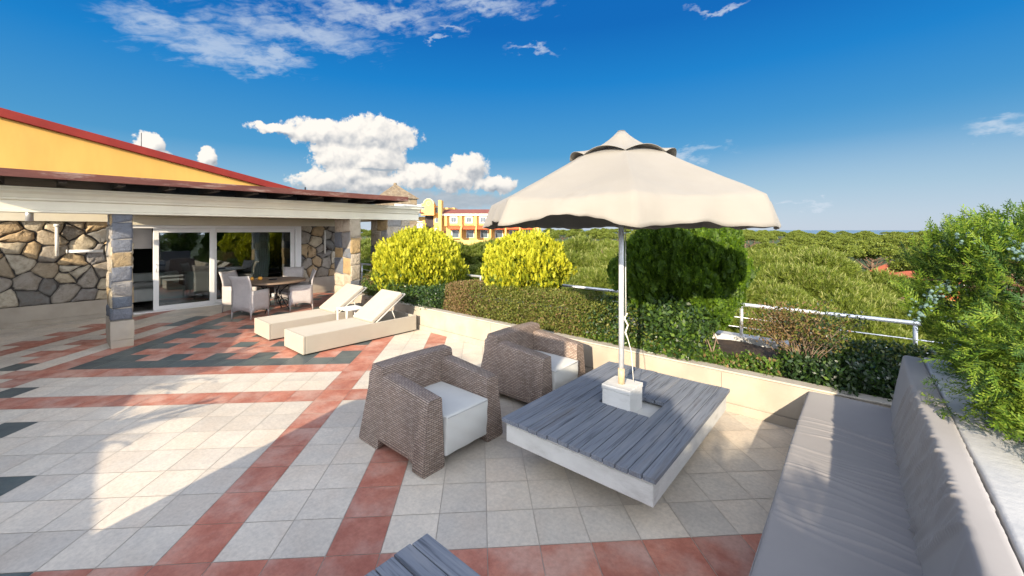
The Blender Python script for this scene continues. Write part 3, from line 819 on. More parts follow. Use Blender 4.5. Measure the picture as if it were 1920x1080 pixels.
# ------------------------------------------------------------------ planter along the edge, railing
pw = thing('planter_wall', 'low cream stone planter wall running along the terrace edge', 'planter wall', (-4, 5.06, 0))
mb = MB()
xs = [-9.5 + k * 1.19 for k in range(11)]
for a, b in zip(xs[:-1], xs[1:]):
    mb.box(a + .0015, b - .0015, 5.0, 5.12, .1, .425)
mb.box(-9.5, 2.4, 5.012, 5.11, -.02, .43)
mb.build('wall_panel', M['cream_stone'], pw, bev=.003)
mb = MB(); mb.box(-9.5, 2.4, 4.985, 5.0, 0, .095); mb.build('skirting', M['cream_stone'], pw, bev=.003)
mb = MB(); mb.box(-9.5, 2.4, 4.995, 5.15, .432, .45); mb.build('coping', M['cap_stone'], pw, bev=.005)
mb = MB()
P = []
for i in range(61):
    w_ = -9.45 + i * .2
    P.append([(w_, 5.13 + j * .16, .36 + .05 * math.sin(i * 1.7 + j * 2.1) * random.random()) for j in range(11)])
mb.grid(P); tag(mb.build('planter_soil', M['soil']), kind='structure')
ks = thing('parapet_kerb', 'white rendered kerb under the metal railing behind the plants', 'kerb', (-4, 6.85, 0))
mb = MB(); mb.box(-16, 4.5, 6.75, 6.97, -1.2, .44); mb.build('kerb', M['parapet'], ks, bev=.008)
rl = thing('railing', 'white metal railing with two thin wires behind the planter', 'railing', (-1.3, 6.85, .44))
mb = MB(); mb.tube([(-16, 6.85, .9), (.56, 6.85, .9)], .026, 12); mb.build('handrail', M['alu'], rl)
for z in (.72, .575):
    mb = MB(); mb.tube([(-16, 6.85, z), (4.5, 6.85, z - .02)], .008, 6); mb.build('wire', M['alu'], rl)
for k in range(-8, 3):
    w_ = -1.33 + 1.83 * k
    if w_ < -16 or w_ > 4: continue
    mb = MB(); mb.tube([(w_, 6.85, .44), (w_, 6.85, .875)], .022, 10); mb.build('post', M['alu'], rl)

# ------------------------------------------------------------------ sofa along the right
sf = thing('bench_sofa', 'long grey outdoor sofa with wrinkled cover along the right parapet', 'sofa', (-.05, 3, 0))
def rrect(pts, r, k=5):
    """2-D polygon with rounded corners"""
    out = []
    n = len(pts)
    for i in range(n):
        p0, p1, p2 = Vector(pts[i - 1]), Vector(pts[i]), Vector(pts[(i + 1) % n])
        a = (p0 - p1); b = (p2 - p1)
        rr = min(r, a.length * .45, b.length * .45)
        s_, e_ = p1 + a.normalized() * rr, p1 + b.normalized() * rr
        for q in range(k + 1):
            t_ = q / k
            out.append(tuple((s_.lerp(p1, t_)).lerp(p1.lerp(e_, t_), t_)))
    return out
def densify(loop, step):
    out = []
    n = len(loop)
    for i in range(n):
        p, q = Vector(loop[i]), Vector(loop[(i + 1) % n])
        k = max(1, int((q - p).length / step))
        for j in range(k): out.append(tuple(p.lerp(q, j / k)))
    return out
seat_folds = [(random.uniform(2.55, 4.25), random.uniform(-.16, .02), random.uniform(.007, .018), random.uniform(.0025, .007), random.uniform(-.2, .25)) for _ in range(46)]
seat_folds += [(1.2 + random.random() * 1.4, random.uniform(-.1, .1), .03, .0015, 0) for _ in range(6)]
def seat_h(w, n):
    h = .012 * math.exp(-((w + .05) / .3) ** 2) - .006 * math.exp(-((n - 3.4) / .5) ** 2)
    for n0, s_, sg, a, c0 in seat_folds:
        d = (n - n0 - s_ * (w + .1) - .02 * math.sin(w * 9 + n0 * 7)) / sg
        if abs(d) < 3: h += a * math.exp(-d * d) * math.exp(-((w - c0) / .35) ** 2)
    return h
loop = densify(rrect([(-.39, .02), (.26, .02), (.26, .42), (-.39, .425)], .035), .03)
mb = MB(); P = []
NS = 620
for i in range(NS + 1):
    n_ = .25 + (4.955 - .25) * i / NS
    P.append([(w + (-.006 * math.sin(n_ * 2.1) if w < -.3 else 0), n_, z + (seat_h(w, n_) if z > .35 else 0)) for w, z in loop])
b0 = mb.grid(P, close=True)
mb.fi([b0 + NS * len(loop) + k for k in range(len(loop))]); mb.fi([b0 + k for k in reversed(range(len(loop)))])
mb.build('seat', M['sofa'], sf)
mb = MB(); mb.tube([(-.388 - .0, .25 + 4.7 * i / 40, .392) for i in range(41)], .0045, 6); mb.build('piping', M['sofa'], sf)
back_folds = [(random.uniform(2.2, 4.1), random.uniform(.55, 1.1), random.uniform(.007, .016), random.uniform(.003, .0095)) for _ in range(80)]
back_folds += [(random.uniform(.4, 2.2), random.uniform(.3, .8), random.uniform(.02, .03), random.uniform(.001, .004)) for _ in range(10)]
def back_h(n, z):
    h = .012 * math.sin(n * 1.9)
    if z > .93: return h
    for n0, s_, sg, a in back_folds:
        d = (n - n0 - s_ * (.93 - z) * (1 + .3 * (.93 - z))) / sg
        if abs(d) < 3: h += a * math.exp(-d * d) * (1 if z < .9 else .6)
    return h
loop = densify(rrect([(.205, .40), (.40, .40), (.405, .925), (.285, .93)], .028), .022)
mb = MB(); P = []
NS = 820
for i in range(NS + 1):
    n_ = .25 + (4.97 - .25) * i / NS
    e = min(1, (4.97 - n_) / .03)
    row = []
    for w, z in loop:
        h = back_h(n_, z)
        dz = .012 * math.sin(n_ * 2.3 + .6) * (z > .85) - (1 - e) * .02 * (z > .7)
        row.append((w - (h if w < .34 else -h * .3), n_, z + dz))
    P.append(row)
b0 = mb.grid(P, close=True)
mb.fi([b0 + NS * len(loop) + k for k in range(len(loop))]); mb.fi([b0 + k for k in reversed(range(len(loop)))])
mb.build('back_cushion', M['sofa'], sf)
pp = thing('parapet', 'wide white rendered parapet behind the grey sofa', 'parapet wall', (.75, 3, 0))
mb = MB()
P = []
for i in range(60):
    n_ = -.5 + 5.55 * i / 59
    P.append([(w + .004 * math.sin(n_ * 5 + w), n_, z) for w, z in rrect([(.415, 0), (1.12, 0), (1.12, .895), (.415, .905)], .02, 3)])
b0 = mb.grid(P, close=True); L = len(P[0]); mb.fi([b0 + 59 * L + k for k in range(L)]); mb.fi([b0 + k for k in reversed(range(L))])
mb.build('wall', M['parapet'], pp)

# ------------------------------------------------------------------ slatted tables
def slat_table(label, w0, w1, n0, n1, along_n, count, hole=None, name='slatted_table'):
    t = thing(name, label, 'table', ((w0 + w1) / 2, (n0 + n1) / 2, 0))
    zt, th = .42, .034
    span = (w1 - w0) if along_n else (n1 - n0)
    st = span / count
    for k in range(count):
        a = (w0 if along_n else n0) + k * st + .0035; b = a + st - .007
        segs = [(n0, n1)] if along_n else [(w0, w1)]
        if hole and b > hole[0] and a < hole[1]: segs = [(n0, hole[2]), (hole[3], n1)]
        for s0, s1 in segs:
            dz = random.uniform(-.003, .003); e0, e1 = random.uniform(-.006, .006), random.uniform(-.006, .006)
            mb = MB()
            if along_n: mb.box(a, b, s0 + e0, s1 + e1, zt - th + dz, zt + dz)
            else: mb.box(s0 + e0, s1 + e1, a, b, zt - th + dz, zt + dz)
            mb.build('slat', M['wood_grey' if along_n else 'wood_grey_cross'], t, bev=.0035)
    mb = MB()
    i_ = .03
    if hole:
        h0, h1, h2, h3 = hole[0] + .0, hole[1] - .0, hole[2] - .01, hole[3] + .01
        mb.box(w0 + i_, w1 - i_, n0 + i_, n1 - i_, .215, .36)
        mb.box(w0 + i_, w1 - i_, n0 + i_, n0 + .16, .361, .384); mb.box(w0 + i_, w1 - i_, n1 - .16, n1 - i_, .361, .384)
        mb.box(w0 + i_, w0 + .14, n0 + .161, n1 - .161, .361, .384); mb.box(w1 - .14, w1 - i_, n0 + .161, n1 - .161, .361, .384)
    else: mb.box(w0 + i_, w1 - i_, n0 + i_, n1 - i_, .215, .384)
    mb.build('slab', M['white_concrete'], t, bev=.006)
    mb = MB(); mb.box(w0 + .38, w1 - .38, n0 + .5, n1 - .5, 0, .214); mb.build('pedestal', M['white_concrete'], t)
    return t
slat_table('weathered grey slatted table round the parasol foot on a white slab', -2.30, -.975, 2.56, 4.52, True, 14, (-1.81, -1.44, 3.39, 3.76))
slat_table('weathered grey slatted table cut off by the bottom edge of the photo', -1.72, -.45, -.62, 1.33, False, 19)

# ------------------------------------------------------------------ parasol
PW, PN = -1.655, 3.5
um = thing('parasol', 'large cream canvas parasol with scalloped vent on a white block foot', 'parasol', (PW, PN, .36))
mb = MB(); mb.box(PW - .135, PW + .135, PN - .115, PN + .155, .362, .555); mb.box(PW - .14, PW + .14, PN - .12, PN + .16, .556, .598)
mb.build('foot_block', M['white_concrete'], um, bev=.006)
mb = MB(); mb.tube([(PW, PN, .6), (PW, PN, .74)], .031, 14); mb.build('sleeve', M['rust_sleeve'], um)
mb = MB(); mb.tube([(PW, PN, .61), (PW, PN, 2.84)], .0245, 16); pole = mb.build('pole', M['steel_paint'], um)
mb = MB(); mb.tube([(PW + .03, PN + .02, 2.3), (PW + .032, PN + .02, 1.6), (PW + .035, PN + .02, 1.22)], .004, 6)
mb.tube([(PW + .045, PN + .03, 1.25), (PW + .02, PN + .02, 1.2), (PW + .05, PN + .03, 1.14), (PW + .025, PN + .03, 1.07), (PW + .05, PN + .035, 1.0)], [.006, .009, .007, .009, .006], 6)
mb.tube([(PW + .05, PN + .035, 1.0), (PW + .075, PN + .045, .9), (PW + .085, PN + .05, .75), (PW + .09, PN + .06, .62)], .0035, 6)
mb.build('cord', M['rope'], um)
# canopy: eight panels, ribs every 45 degrees
RIB0 = R(-12.2 + YAW)
RR, ZR, RT_, ZT = 1.235, 2.25, .40, 2.69
def canopy_pt(th, f):
    """f = 0 at the vent, 1 at the rim"""
    k = (th - RIB0) / (math.pi / 4); fr = k - math.floor(k)
    s_ = math.sin(fr * math.pi)
    chord = math.cos(math.pi / 8) / math.cos((fr - .5) * math.pi / 4)
    r = RT_ + (RR - RT_) * f
    r = r * (1 + (chord - 1) * (.35 + .65 * f))
    z = ZT + (ZR - ZT) * (f ** .93) - .045 * s_ * math.sin(f * math.pi * .9) * .7 - .012 * s_ * f
    z += .005 * math.sin(7 * th + 5 * f) * f + .005 * math.exp(-(min(fr, 1 - fr) / .03) ** 2)
    z += .004 * math.sin(19 * f + 3 * math.sin(3 * th)) * math.sin(fr * math.pi * 3) * f
    z += .0035 * math.sin(46 * th + 3 * math.sin(5 * th)) * f ** 5 + .004 * math.sin(8 * f + 9 * th) * math.sin(13 * th + 11 * f) * f
    return Vector((PW + r * math.cos(th), PN + r * math.sin(th), z))
mb = MB(); P = []
NA = 256
for i in range(NA + 1):
    th = RIB0 + 2 * math.pi * i / NA
    row = [canopy_pt(th, f / 16) for f in range(17)]
    k = (th - RIB0) / (math.pi / 4); fr = k - math.floor(k); s_ = math.sin(fr * math.pi)
    top = row[-1]
    drop = .212 - (.016 + .09 * max(0, math.cos(th - RIB0 - R(-122))) ** 3) * s_ ** 1.2 + .006 * math.sin(11 * th) + .004 * math.sin(23 * th + 1)
    out = Vector((math.cos(th), math.sin(th), 0))
    for q in range(1, 8):
        t_ = q / 7
        row.append(top + out * (.075 * t_ * (1.3 - .3 * t_) + .018 * math.sin(17 * th + 2) * t_ * t_ - .03 * s_ * t_) + Vector((0, 0, -drop * t_)))
    P.append(row)
mb.grid(P)
cn = mb.build('canopy', M['canvas'], um)
m_ = cn.modifiers.new('solid', 'SOLIDIFY'); m_.thickness = .003
mb = MB(); P = []
for i in range(NA + 1):
    th = RIB0 + 2 * math.pi * i / NA
    k = (th - RIB0) / (math.pi / 4); fr = k - math.floor(k); s_ = math.sin(fr * math.pi)
    row = []
    for q in range(11):
        f = q / 10
        r = .035 + (.47 - .035) * f
        z = 2.915 - .225 * f ** .85 - .035 * math.sin(f * math.pi) + (.05 * s_ ** .9) * f ** 1.6 - .03 * f
        row.append((PW + r * math.cos(th), PN + r * math.sin(th), z + .002))
    P.append(row)
mb.grid(P); b0 = mb.add([(PW + .035 * math.cos(RIB0 + 2 * math.pi * i / NA), PN + .035 * math.sin(RIB0 + 2 * math.pi * i / NA), 2.927) for i in range(NA)])
mb.fi([b0 + i for i in range(NA)])
vt = mb.build('vent', M['canvas'], um)
m_ = vt.modifiers.new('solid', 'SOLIDIFY'); m_.thickness = .003
for k in range(8):
    th = RIB0 + k * math.pi / 4
    c, s_ = math.cos(th), math.sin(th)
    mb = MB(); mb.tube([(PW + .05 * c, PN + .05 * s_, 2.80), (PW + .40 * c, PN + .40 * s_, 2.655), (PW + 1.21 * c, PN + 1.21 * s_, 2.225)], .009, 6)
    rb = mb.build('rib', M['alu'], um)
    mb = MB(); mb.tube([(PW + .05 * c, PN + .05 * s_, 2.25), (PW + .68 * c, PN + .68 * s_, 2.5)], .007, 6); mb.build('strut', M['alu'], rb)
mb = MB(); mb.tube([(PW, PN, 2.2), (PW, PN, 2.3)], .055, 12); mb.build('hub', M['alu'], um)

# ------------------------------------------------------------------ rattan armchairs
def make_armchair(W0, N0, label):
    """W0 = rear, N0 = near side; 1.0 deep, .98 wide"""
    t = thing('armchair', label, 'armchair', (W0 + .5, N0 + .49, 0), 0, 'woven rattan armchairs')
    def loft(stations, name, caps=True):
        """stations: list of (loop3d, u); v runs round the loop in metres"""
        mb = MB()
        loops = [s_[0] for s_ in stations]; us = [s_[1] for s_ in stations]
        n = len(loops[0])
        vs = []
        for lp in loops:
            acc = [0]
            for k in range(n): acc.append(acc[-1] + (Vector(lp[(k + 1) % n]) - Vector(lp[k])).length)
            vs.append(acc)
        vref = vs[len(vs) // 2]
        uv = [[(u, vref[k]) for k in range(n + 1)] for u in us]
        b0 = mb.grid(loops, uv=uv, close=True, smooth=True)
        if caps:
            for lp, rev in ((loops[0], True), (loops[-1], False)):
                idx = list(range(n)); idx = idx[::-1] if rev else idx
                ax = 1 if abs(lp[0][0] - lp[n // 2][0]) < .12 else 0
                if name == 'back': ax = 0
                base = mb.add([lp[k] for k in idx])
                mb.fi([base + k for k in range(n)], 0, [(lp[k][ax], lp[k][2]) for k in idx])
        return mb.build(name, M['rattan'], t)
    def arm(side):
        st = []
        for x in (.10, .155, .156, .22, .24, .36, .5, .65, .78, .80, .86, .861, .95, .985, 1.0):
            zb = .0 if (x < .156 or x > .86) else (.075 if .2 < x < .82 else .05)
            zt = .665 - .06 * (x - .3) / .7 if x > .3 else .665
            bx = 1 if x < .97 else 1 - (x - .97) * .5
            yo, yi, yob, yib = .06, .215, 0., .235
            lp2 = rrect([(yob + (.06 * zb / .65), zb), (yib, zb), (yi, zt), (yo + (0 if x < .98 else .01), zt - (0 if x < .98 else .008))], .03, 4)
            lp = []
            for y, z in lp2:
                xx = x + (0 if x < .9 else -.02 * z)
                yy = y if side == 0 else .98 - y
                lp.append((W0 + xx, N0 + yy, z))
            if side == 1: lp = lp[::-1]
            st.append((lp, x))
        loft(st, 'arm')
    arm(0); arm(1)
    st = []
    for y in (0, .03, .2, .35, .5, .65, .8, .95, .98):
        zb = .0 if (y < .16 or y > .82) else .07
        lp2 = rrect([(0, zb), (.34, zb), (.31, .738), (.145, .745)], .035, 4)
        lp = []
        for x, z in lp2:
            ins = .065 * z / .74
            yy = ins + y * (1 - 2 * ins / .98)
            lp.append((W0 + x, N0 + yy, z + .01 * math.sin(y / .98 * math.pi) * (z > .5)))
        st.append((lp[::-1], y))
    loft(st, 'back')
    mb = MB(); mb.box(W0 + .335, W0 + .95, N0 + .232, N0 + .748, .05, .12); mb.build('seat_frame', M['rattan'], t)
    # thick boxed seat cushion
    me = bpy.data.meshes.new('cushion'); bm = bmesh.new()
    bmesh.ops.create_cube(bm, size=1)
    for v in bm.verts: v.co = Vector((W0 + .34 + (v.co.x + .5) * .69, N0 + .236 + (v.co.y + .5) * .508, .125 + (v.co.z + .5) * .305))
    for v in bm.verts:
        if v.co.x > W0 + .9 and v.co.z < .2: v.co.z = .085; v.co.x -= .02
    bmesh.ops.bevel(bm, geom=list(bm.edges), offset=.02, segments=3, profile=.6, affect='EDGES')
    bmesh.ops.subdivide_edges(bm, edges=[e for e in bm.edges if e.calc_length() > .2], cuts=14, use_grid_fill=True)
    cxm, cym = W0 + .68, N0 + .49
    for v in bm.verts:
        fx, fy = (v.co.x - cxm) / .345, (v.co.y - cym) / .254
        if v.co.z > .40: v.co.z += .016 * max(0, 1 - fx ** 4) * max(0, 1 - fy ** 4) + .003 * math.sin(v.co.x * 31 + v.co.y * 17 + N0) * math.sin(v.co.y * 23)
        elif v.co.x > W0 + 1.0: v.co.x += .012 * max(0, 1 - fy ** 4) * max(0, math.sin((v.co.z - .1) / .3 * math.pi)) + .003 * math.sin(v.co.y * 27 + v.co.z * 40)
    bm.to_mesh(me); bm.free()
    for p in me.polygons: p.use_smooth = True
    cu = link('cushion', me, M['cushion'], t)
    mb = MB(); mb.tube([(W0 + 1.028, N0 + .25, .418), (W0 + 1.028, N0 + .73, .418)], .005, 6); mb.tube([(W0 + .40, N0 + .2385, .42), (W0 + 1.015, N0 + .2385, .42)], .005, 6)
    mb.tube([(W0 + .40, N0 + .7415, .42), (W0 + 1.015, N0 + .7415, .42)], .005, 6)
    mb.build('piping', M['piping'], cu)
    return t
make_armchair(-3.655, 2.0, 'brown rattan armchair nearer the viewer with grey white boxed seat cushion')
make_armchair(-3.60, 3.53, 'brown rattan armchair tucked between the other armchair and the planter wall')

# ------------------------------------------------------------------ sun loungers
def make_lounger(W0, N0, label):
    """.77 wide, 2.18 long, head towards the planter"""
    t = thing('sun_lounger', label, 'sun lounger', (W0 + .385, N0 + 1.09, 0), 0, 'cream box sun loungers')
    W1, N1 = W0 + .77, N0 + 2.18
    mb = MB(); mb.box(W0, W1, N0, N0 + .04, .025, .315); mb.box(W0, W0 + .035, N0 + .041, N1, .025, .315); mb.box(W1 - .035, W1, N0 + .041, N1, .025, .315); mb.box(W0 + .036, W1 - .036, N1 - .04, N1 - .001, .025, .314)
    mb.box(W0 + .036, W1 - .036, N0 + .042, N1 - .042, .03, .12)
    mb.build('box_base', M['lounger'], t, bev=.008)
    mb = MB(); mb.box(W0 + .03, W1 - .03, N0 + .03, N1 - .03, 0, .024); mb.build('foot', M['shadow_gap'], t)
    mb = MB(); mb.box(W0 + .038, W1 - .038, N0 + .044, N0 + 1.24, .2, .312); mb.build('seat_pad', M['lounger_pad'], t, bev=.015, seg=3)
    # tilted backrest
    hy, hz = N0 + 1.23, .325
    ang = math.atan2(.44, .62); L = .79
    c, s_ = math.cos(ang), math.sin(ang)
    def q(a, d, x): return (x, hy + a * c - d * s_, hz + a * s_ + d * c)
    mb = MB(); mb.hexa([q(0, -.045, W0 + .04), q(0, -.045, W1 - .04), q(L, -.045, W1 - .04), q(L, -.045, W0 + .04), q(0, .035, W0 + .04), q(0, .035, W1 - .04), q(L, .035, W1 - .04), q(L, .035, W0 + .04)])
    mb.build('backrest_pad', M['lounger_pad'], t, bev=.022, seg=3)
    mb = MB()
    for x in (W0 + .06, W1 - .06): mb.tube([q(-.02, -.07, x), q(L + .05, -.07, x)], .016, 8)
    mb.tube([q(L + .04, -.065, W0 + .06), q(L + .04, -.065, W1 - .06)], .014, 8)
    mb.build('backrest_frame', M['frame_cream'], t)
    for x in (W0 + .075, W1 - .075):
        mb = MB(); mb.tube([q(.46, -.075, x), (x, N0 + 1.78, .2)], .009, 8); mb.build('strut', M['frame_cream'], t)
    return t
make_lounger(-7.43, 2.70, 'cream box sun lounger nearer the armchairs with its backrest raised')
make_lounger(-8.80, 2.66, 'cream box sun lounger nearer the dining table with its backrest raised')
t = thing('side_table', 'small square white side table standing between the two loungers', 'side table', (-7.7, 4.05, 0))
mb = MB(); mb.box(-7.90, -7.50, 3.85, 4.25, .435, .455); mb.build('tabletop', M['white_pvc'], t, bev=.004)
for a in (-7.885, -7.515):
    for b in (3.865, 4.235):
        mb = MB(); mb.box(a - .012, a + .012, b - .012, b + .012, 0, .434); mb.build('leg', M['white_pvc'], t)

# ------------------------------------------------------------------ dining set
DC = (-10.93, 3.73)
t = thing('dining_table', 'round brown dining table with scrolled iron foot in the porch', 'dining table', (DC[0], DC[1], 0))
mb = MB()
ring = [(DC[0] + .72 * math.cos(k * math.pi / 32), DC[1] + .72 * math.sin(k * math.pi / 32)) for k in range(64)]
mb.prism(ring, lambda p, q, z: (p, q, z), .735, .775); mb.build('tabletop', M['table_brown'], t, bev=.006)
mb = MB(); mb.prism([(DC[0] + .6 * math.cos(k * math.pi / 20), DC[1] + .6 * math.sin(k * math.pi / 20)) for k in range(40)], lambda p, q, z: (p, q, z), .69, .734); mb.build('apron', M['iron'], t)
mb = MB()
for k in range(4):
    th = R(45 + 90 * k); c, s_ = math.cos(th), math.sin(th)
    sp = [(DC[0] + c * (.12 + .28 * (u * u)), DC[1] + s_ * (.12 + .28 * (u * u)), .02 + .66 * (1 - abs(u)) if u > 0 else .35 + .33 * -u) for u in [-1, -.8, -.5, -.25, 0, .25, .5, .75, .9, 1.0]]
    mb.tube(sp, .013, 8)
    mb.tube([(DC[0] + c * (.26 + .13 * math.cos(a) * (1 - a / 14)), DC[1] + s_ * (.26 + .13 * math.cos(a) * (1 - a / 14)), .22 + .13 * math.sin(a) * (1 - a / 14)) for a in [x * .5 for x in range(19)]], .009, 6)
mb.tube([(DC[0] + .13 * math.cos(k * math.pi / 10), DC[1] + .13 * math.sin(k * math.pi / 10), .33) for k in range(21)], .011, 6)
mb.build('scroll_foot', M['iron'], t)
t = thing('ashtray', 'small dark glass bowl on the round dining table', 'bowl', (-10.95, 3.72, .776))
mb = MB(); mb.tube([(-10.95 + .085 * math.cos(k * .3142), 3.72 + .085 * math.sin(k * .3142), .79) for k in range(21)], .013, 6); mb.prism([(-10.95 + .08 * math.cos(k * .3142), 3.72 + .08 * math.sin(k * .3142)) for k in range(20)], lambda p, q, z: (p, q, z), .776, .784)
mb.build('bowl', M['iron'], t)
for k, (a, b, lab) in enumerate(((-11.28, 3.36, 'small amber candle jar at the left end of the dining table'), (-11.22, 3.52, 'larger amber candle jar beside the bowl on the dining table'))):
    t = thing('candle_jar', lab, 'candle', (a, b, .776))
    mb = MB(); r_ = .032 + .012 * k
    mb.tube([(a, b, .776), (a, b, .80), (a, b, .83), (a, b, .85)], [r_, r_ * 1.2, r_ * 1.1, r_ * .8], 12); mb.build('jar', M['ember'], t)
def make_dining_chair(pos, face, label, first=None):
    """face: direction the sitter looks, in the floor plane"""
    rz = math.atan2(face[1], face[0])
    if first is not None:
        c = copy_tree(first); c.location = (*pos, 0); c.rotation_euler = (0, 0, rz); c['label'] = label
        return c
    t = thing('dining_chair', label, 'dining chair', (*pos, 0), rz, 'pale wicker dining chairs round the table')
    hw = .245
    def strip(prof, y0, y1, th, name, wide=0):
        """panel following a side profile (x, z) between y0 and y1"""
        mb = MB(); P = []; UV = []
        acc = 0
        for i, (x, z) in enumerate(prof):
            if i: acc += math.hypot(x - prof[i - 1][0], z - prof[i - 1][1])
            y0_, y1_ = y0 - wide * z, y1 + wide * z
            P.append([(x, y0_ + (y1_ - y0_) * k / 8, z + (.02 * abs(k - 4) / 4 - .012 if i == len(prof) - 1 else 0) + (.05 * (1 - ((k - 4) / 4) ** 2) if i == 0 else 0)) for k in range(9)])
            UV.append([(y0_ + (y1_ - y0_) * k / 8, acc) for k in range(9)])
        mb.grid(P, uv=UV)
        o = mb.build(name, M['wicker_white'], t, local=True)
        m_ = o.modifiers.new('solid', 'SOLIDIFY'); m_.thickness = th; m_.offset = 0
        return o
    strip([(-.25, .15), (-.255, .3), (-.245, .45), (-.24, .6), (-.255, .75), (-.29, .88), (-.335, .98)], -hw, hw, .03, 'backrest', .02)
    strip([(.25, .15), (.255, .3), (.25, .44)], -hw + .01, hw - .01, .025, 'front_panel')
    for s_ in (-1, 1):
        mb = MB(); P = []; UV = []
        for k in range(9):
            x = -.25 + .5 * k / 8
            zb = .15 + .05 * (1 - ((k - 4) / 4) ** 2); zt = .64 + .012 * math.cos(k) * 0
            row = [zb + (zt - zb) * j / 5 for j in range(6)]
            P.append([(x, s_ * (hw + .012 + .01 * z), z) for z in row]); UV.append([(x, z) for z in row])
        mb.grid(P, uv=UV); o = mb.build('side_panel', M['wicker_white'], t, local=True)
        m_ = o.modifiers.new('solid', 'SOLIDIFY'); m_.thickness = .03; m_.offset = 0
    mb = MB(); mb.box(-.235, .235, -hw + .02, hw - .02, .40, .45); mb.build('seat', M['wicker_white'], t, local=True, bev=.015)
    for x in (-.245, .245):
        for y in (-.25, .25):
            mb = MB(); mb.tube([(x, y, .25), (x * (1.08 if x < 0 else 1.0), y, 0)], [.02, .013], 8); mb.build('leg', M['wicker_white'], t, local=True)
    return t
ch = make_dining_chair((-10.56, 3.12), (-.5, .86), 'pale wicker dining chair with its back to the viewer, nearest the loungers')
make_dining_chair((-10.72, 4.28), (-.30, -.95), 'pale wicker dining chair in sunlight at the right of the table', ch)
make_dining_chair((-11.62, 3.2), (.80, .6), 'pale wicker dining chair half hidden at the left of the table', ch)
make_dining_chair((-11.62, 4.35), (.75, -.66), 'pale wicker dining chair behind the table, only its back showing', ch)

# ------------------------------------------------------------------ plants: leaf templates
def leaf_tpl(w=.3, fold=.06):
    return np.array([[[0, 0, 0], [w * .5, .45, fold], [0, 1, 0], [-w * .5, .45, fold]]], dtype=float)
def blade(p, q, w, nrm):
    """flat rhombus from p to q"""
    p, q, nrm = np.array(p, float), np.array(q, float), np.array(nrm, float)
    d = q - p; s_ = np.cross(d, nrm); s_ = s_ / (np.linalg.norm(s_) + 1e-9) * w * .5
    m_ = p + d * .45
    return [p, m_ + s_, q, m_ - s_]
def flat_spray(n_side, L=1.0, spread=.45, w=.09, seed=1, curl=.1):
    """flat fan of scale-leaf twigs along a stalk, y is the growth direction, x the width"""
    r_ = np.random.default_rng(seed); out = []
    for k in range(n_side):
        t_ = .12 + .85 * k / n_side
        for s_ in (-1, 1):
            l_ = spread * (1 - .75 * abs(t_ - .35) ** 1.2) * r_.uniform(.7, 1.1) * (1.05 - t_ * .55)
            a = r_.uniform(.55, .95)
            p = np.array([0, t_ * L, curl * t_ * t_]); q = p + np.array([s_ * l_ * math.sin(a), l_ * math.cos(a), r_.uniform(-.08, .1)])
            out.append(blade(p, p + (q - p) * .55, w, (0, .1, 1))); out.append(blade(p + (q - p) * .45, q, w * .85, (0, .1, 1)))
    out.append(blade((0, 0, 0), (0, L * .6, curl * .3), w * .8, (0, 0, 1))); out.append(blade((0, L * .5, curl * .3), (0, L * 1.05, curl), w, (0, 0, 1)))
    return np.array(out)
def trunk_mesh(name, base, top, r, parent, mat='bark', limbs=4, spread=.5):
    mb = MB(); b, t_ = Vector(base), Vector(top)
    mb.tube([b, b.lerp(t_, .5) + Vector((.03, -.02, 0)), t_], [r, r * .8, r * .55], 8)
    for k in range(limbs):
        a = k * 2.4; p = b.lerp(t_, .35 + .5 * k / max(limbs, 1))
        mb.tube([p, p + Vector((math.cos(a) * spread * .5, math.sin(a) * spread * .5, spread * .3)), p + Vector((math.cos(a) * spread, math.sin(a) * spread, spread * .75))], [r * .5, r * .35, r * .15], 6)
    return mb.build(name, M[mat], parent)

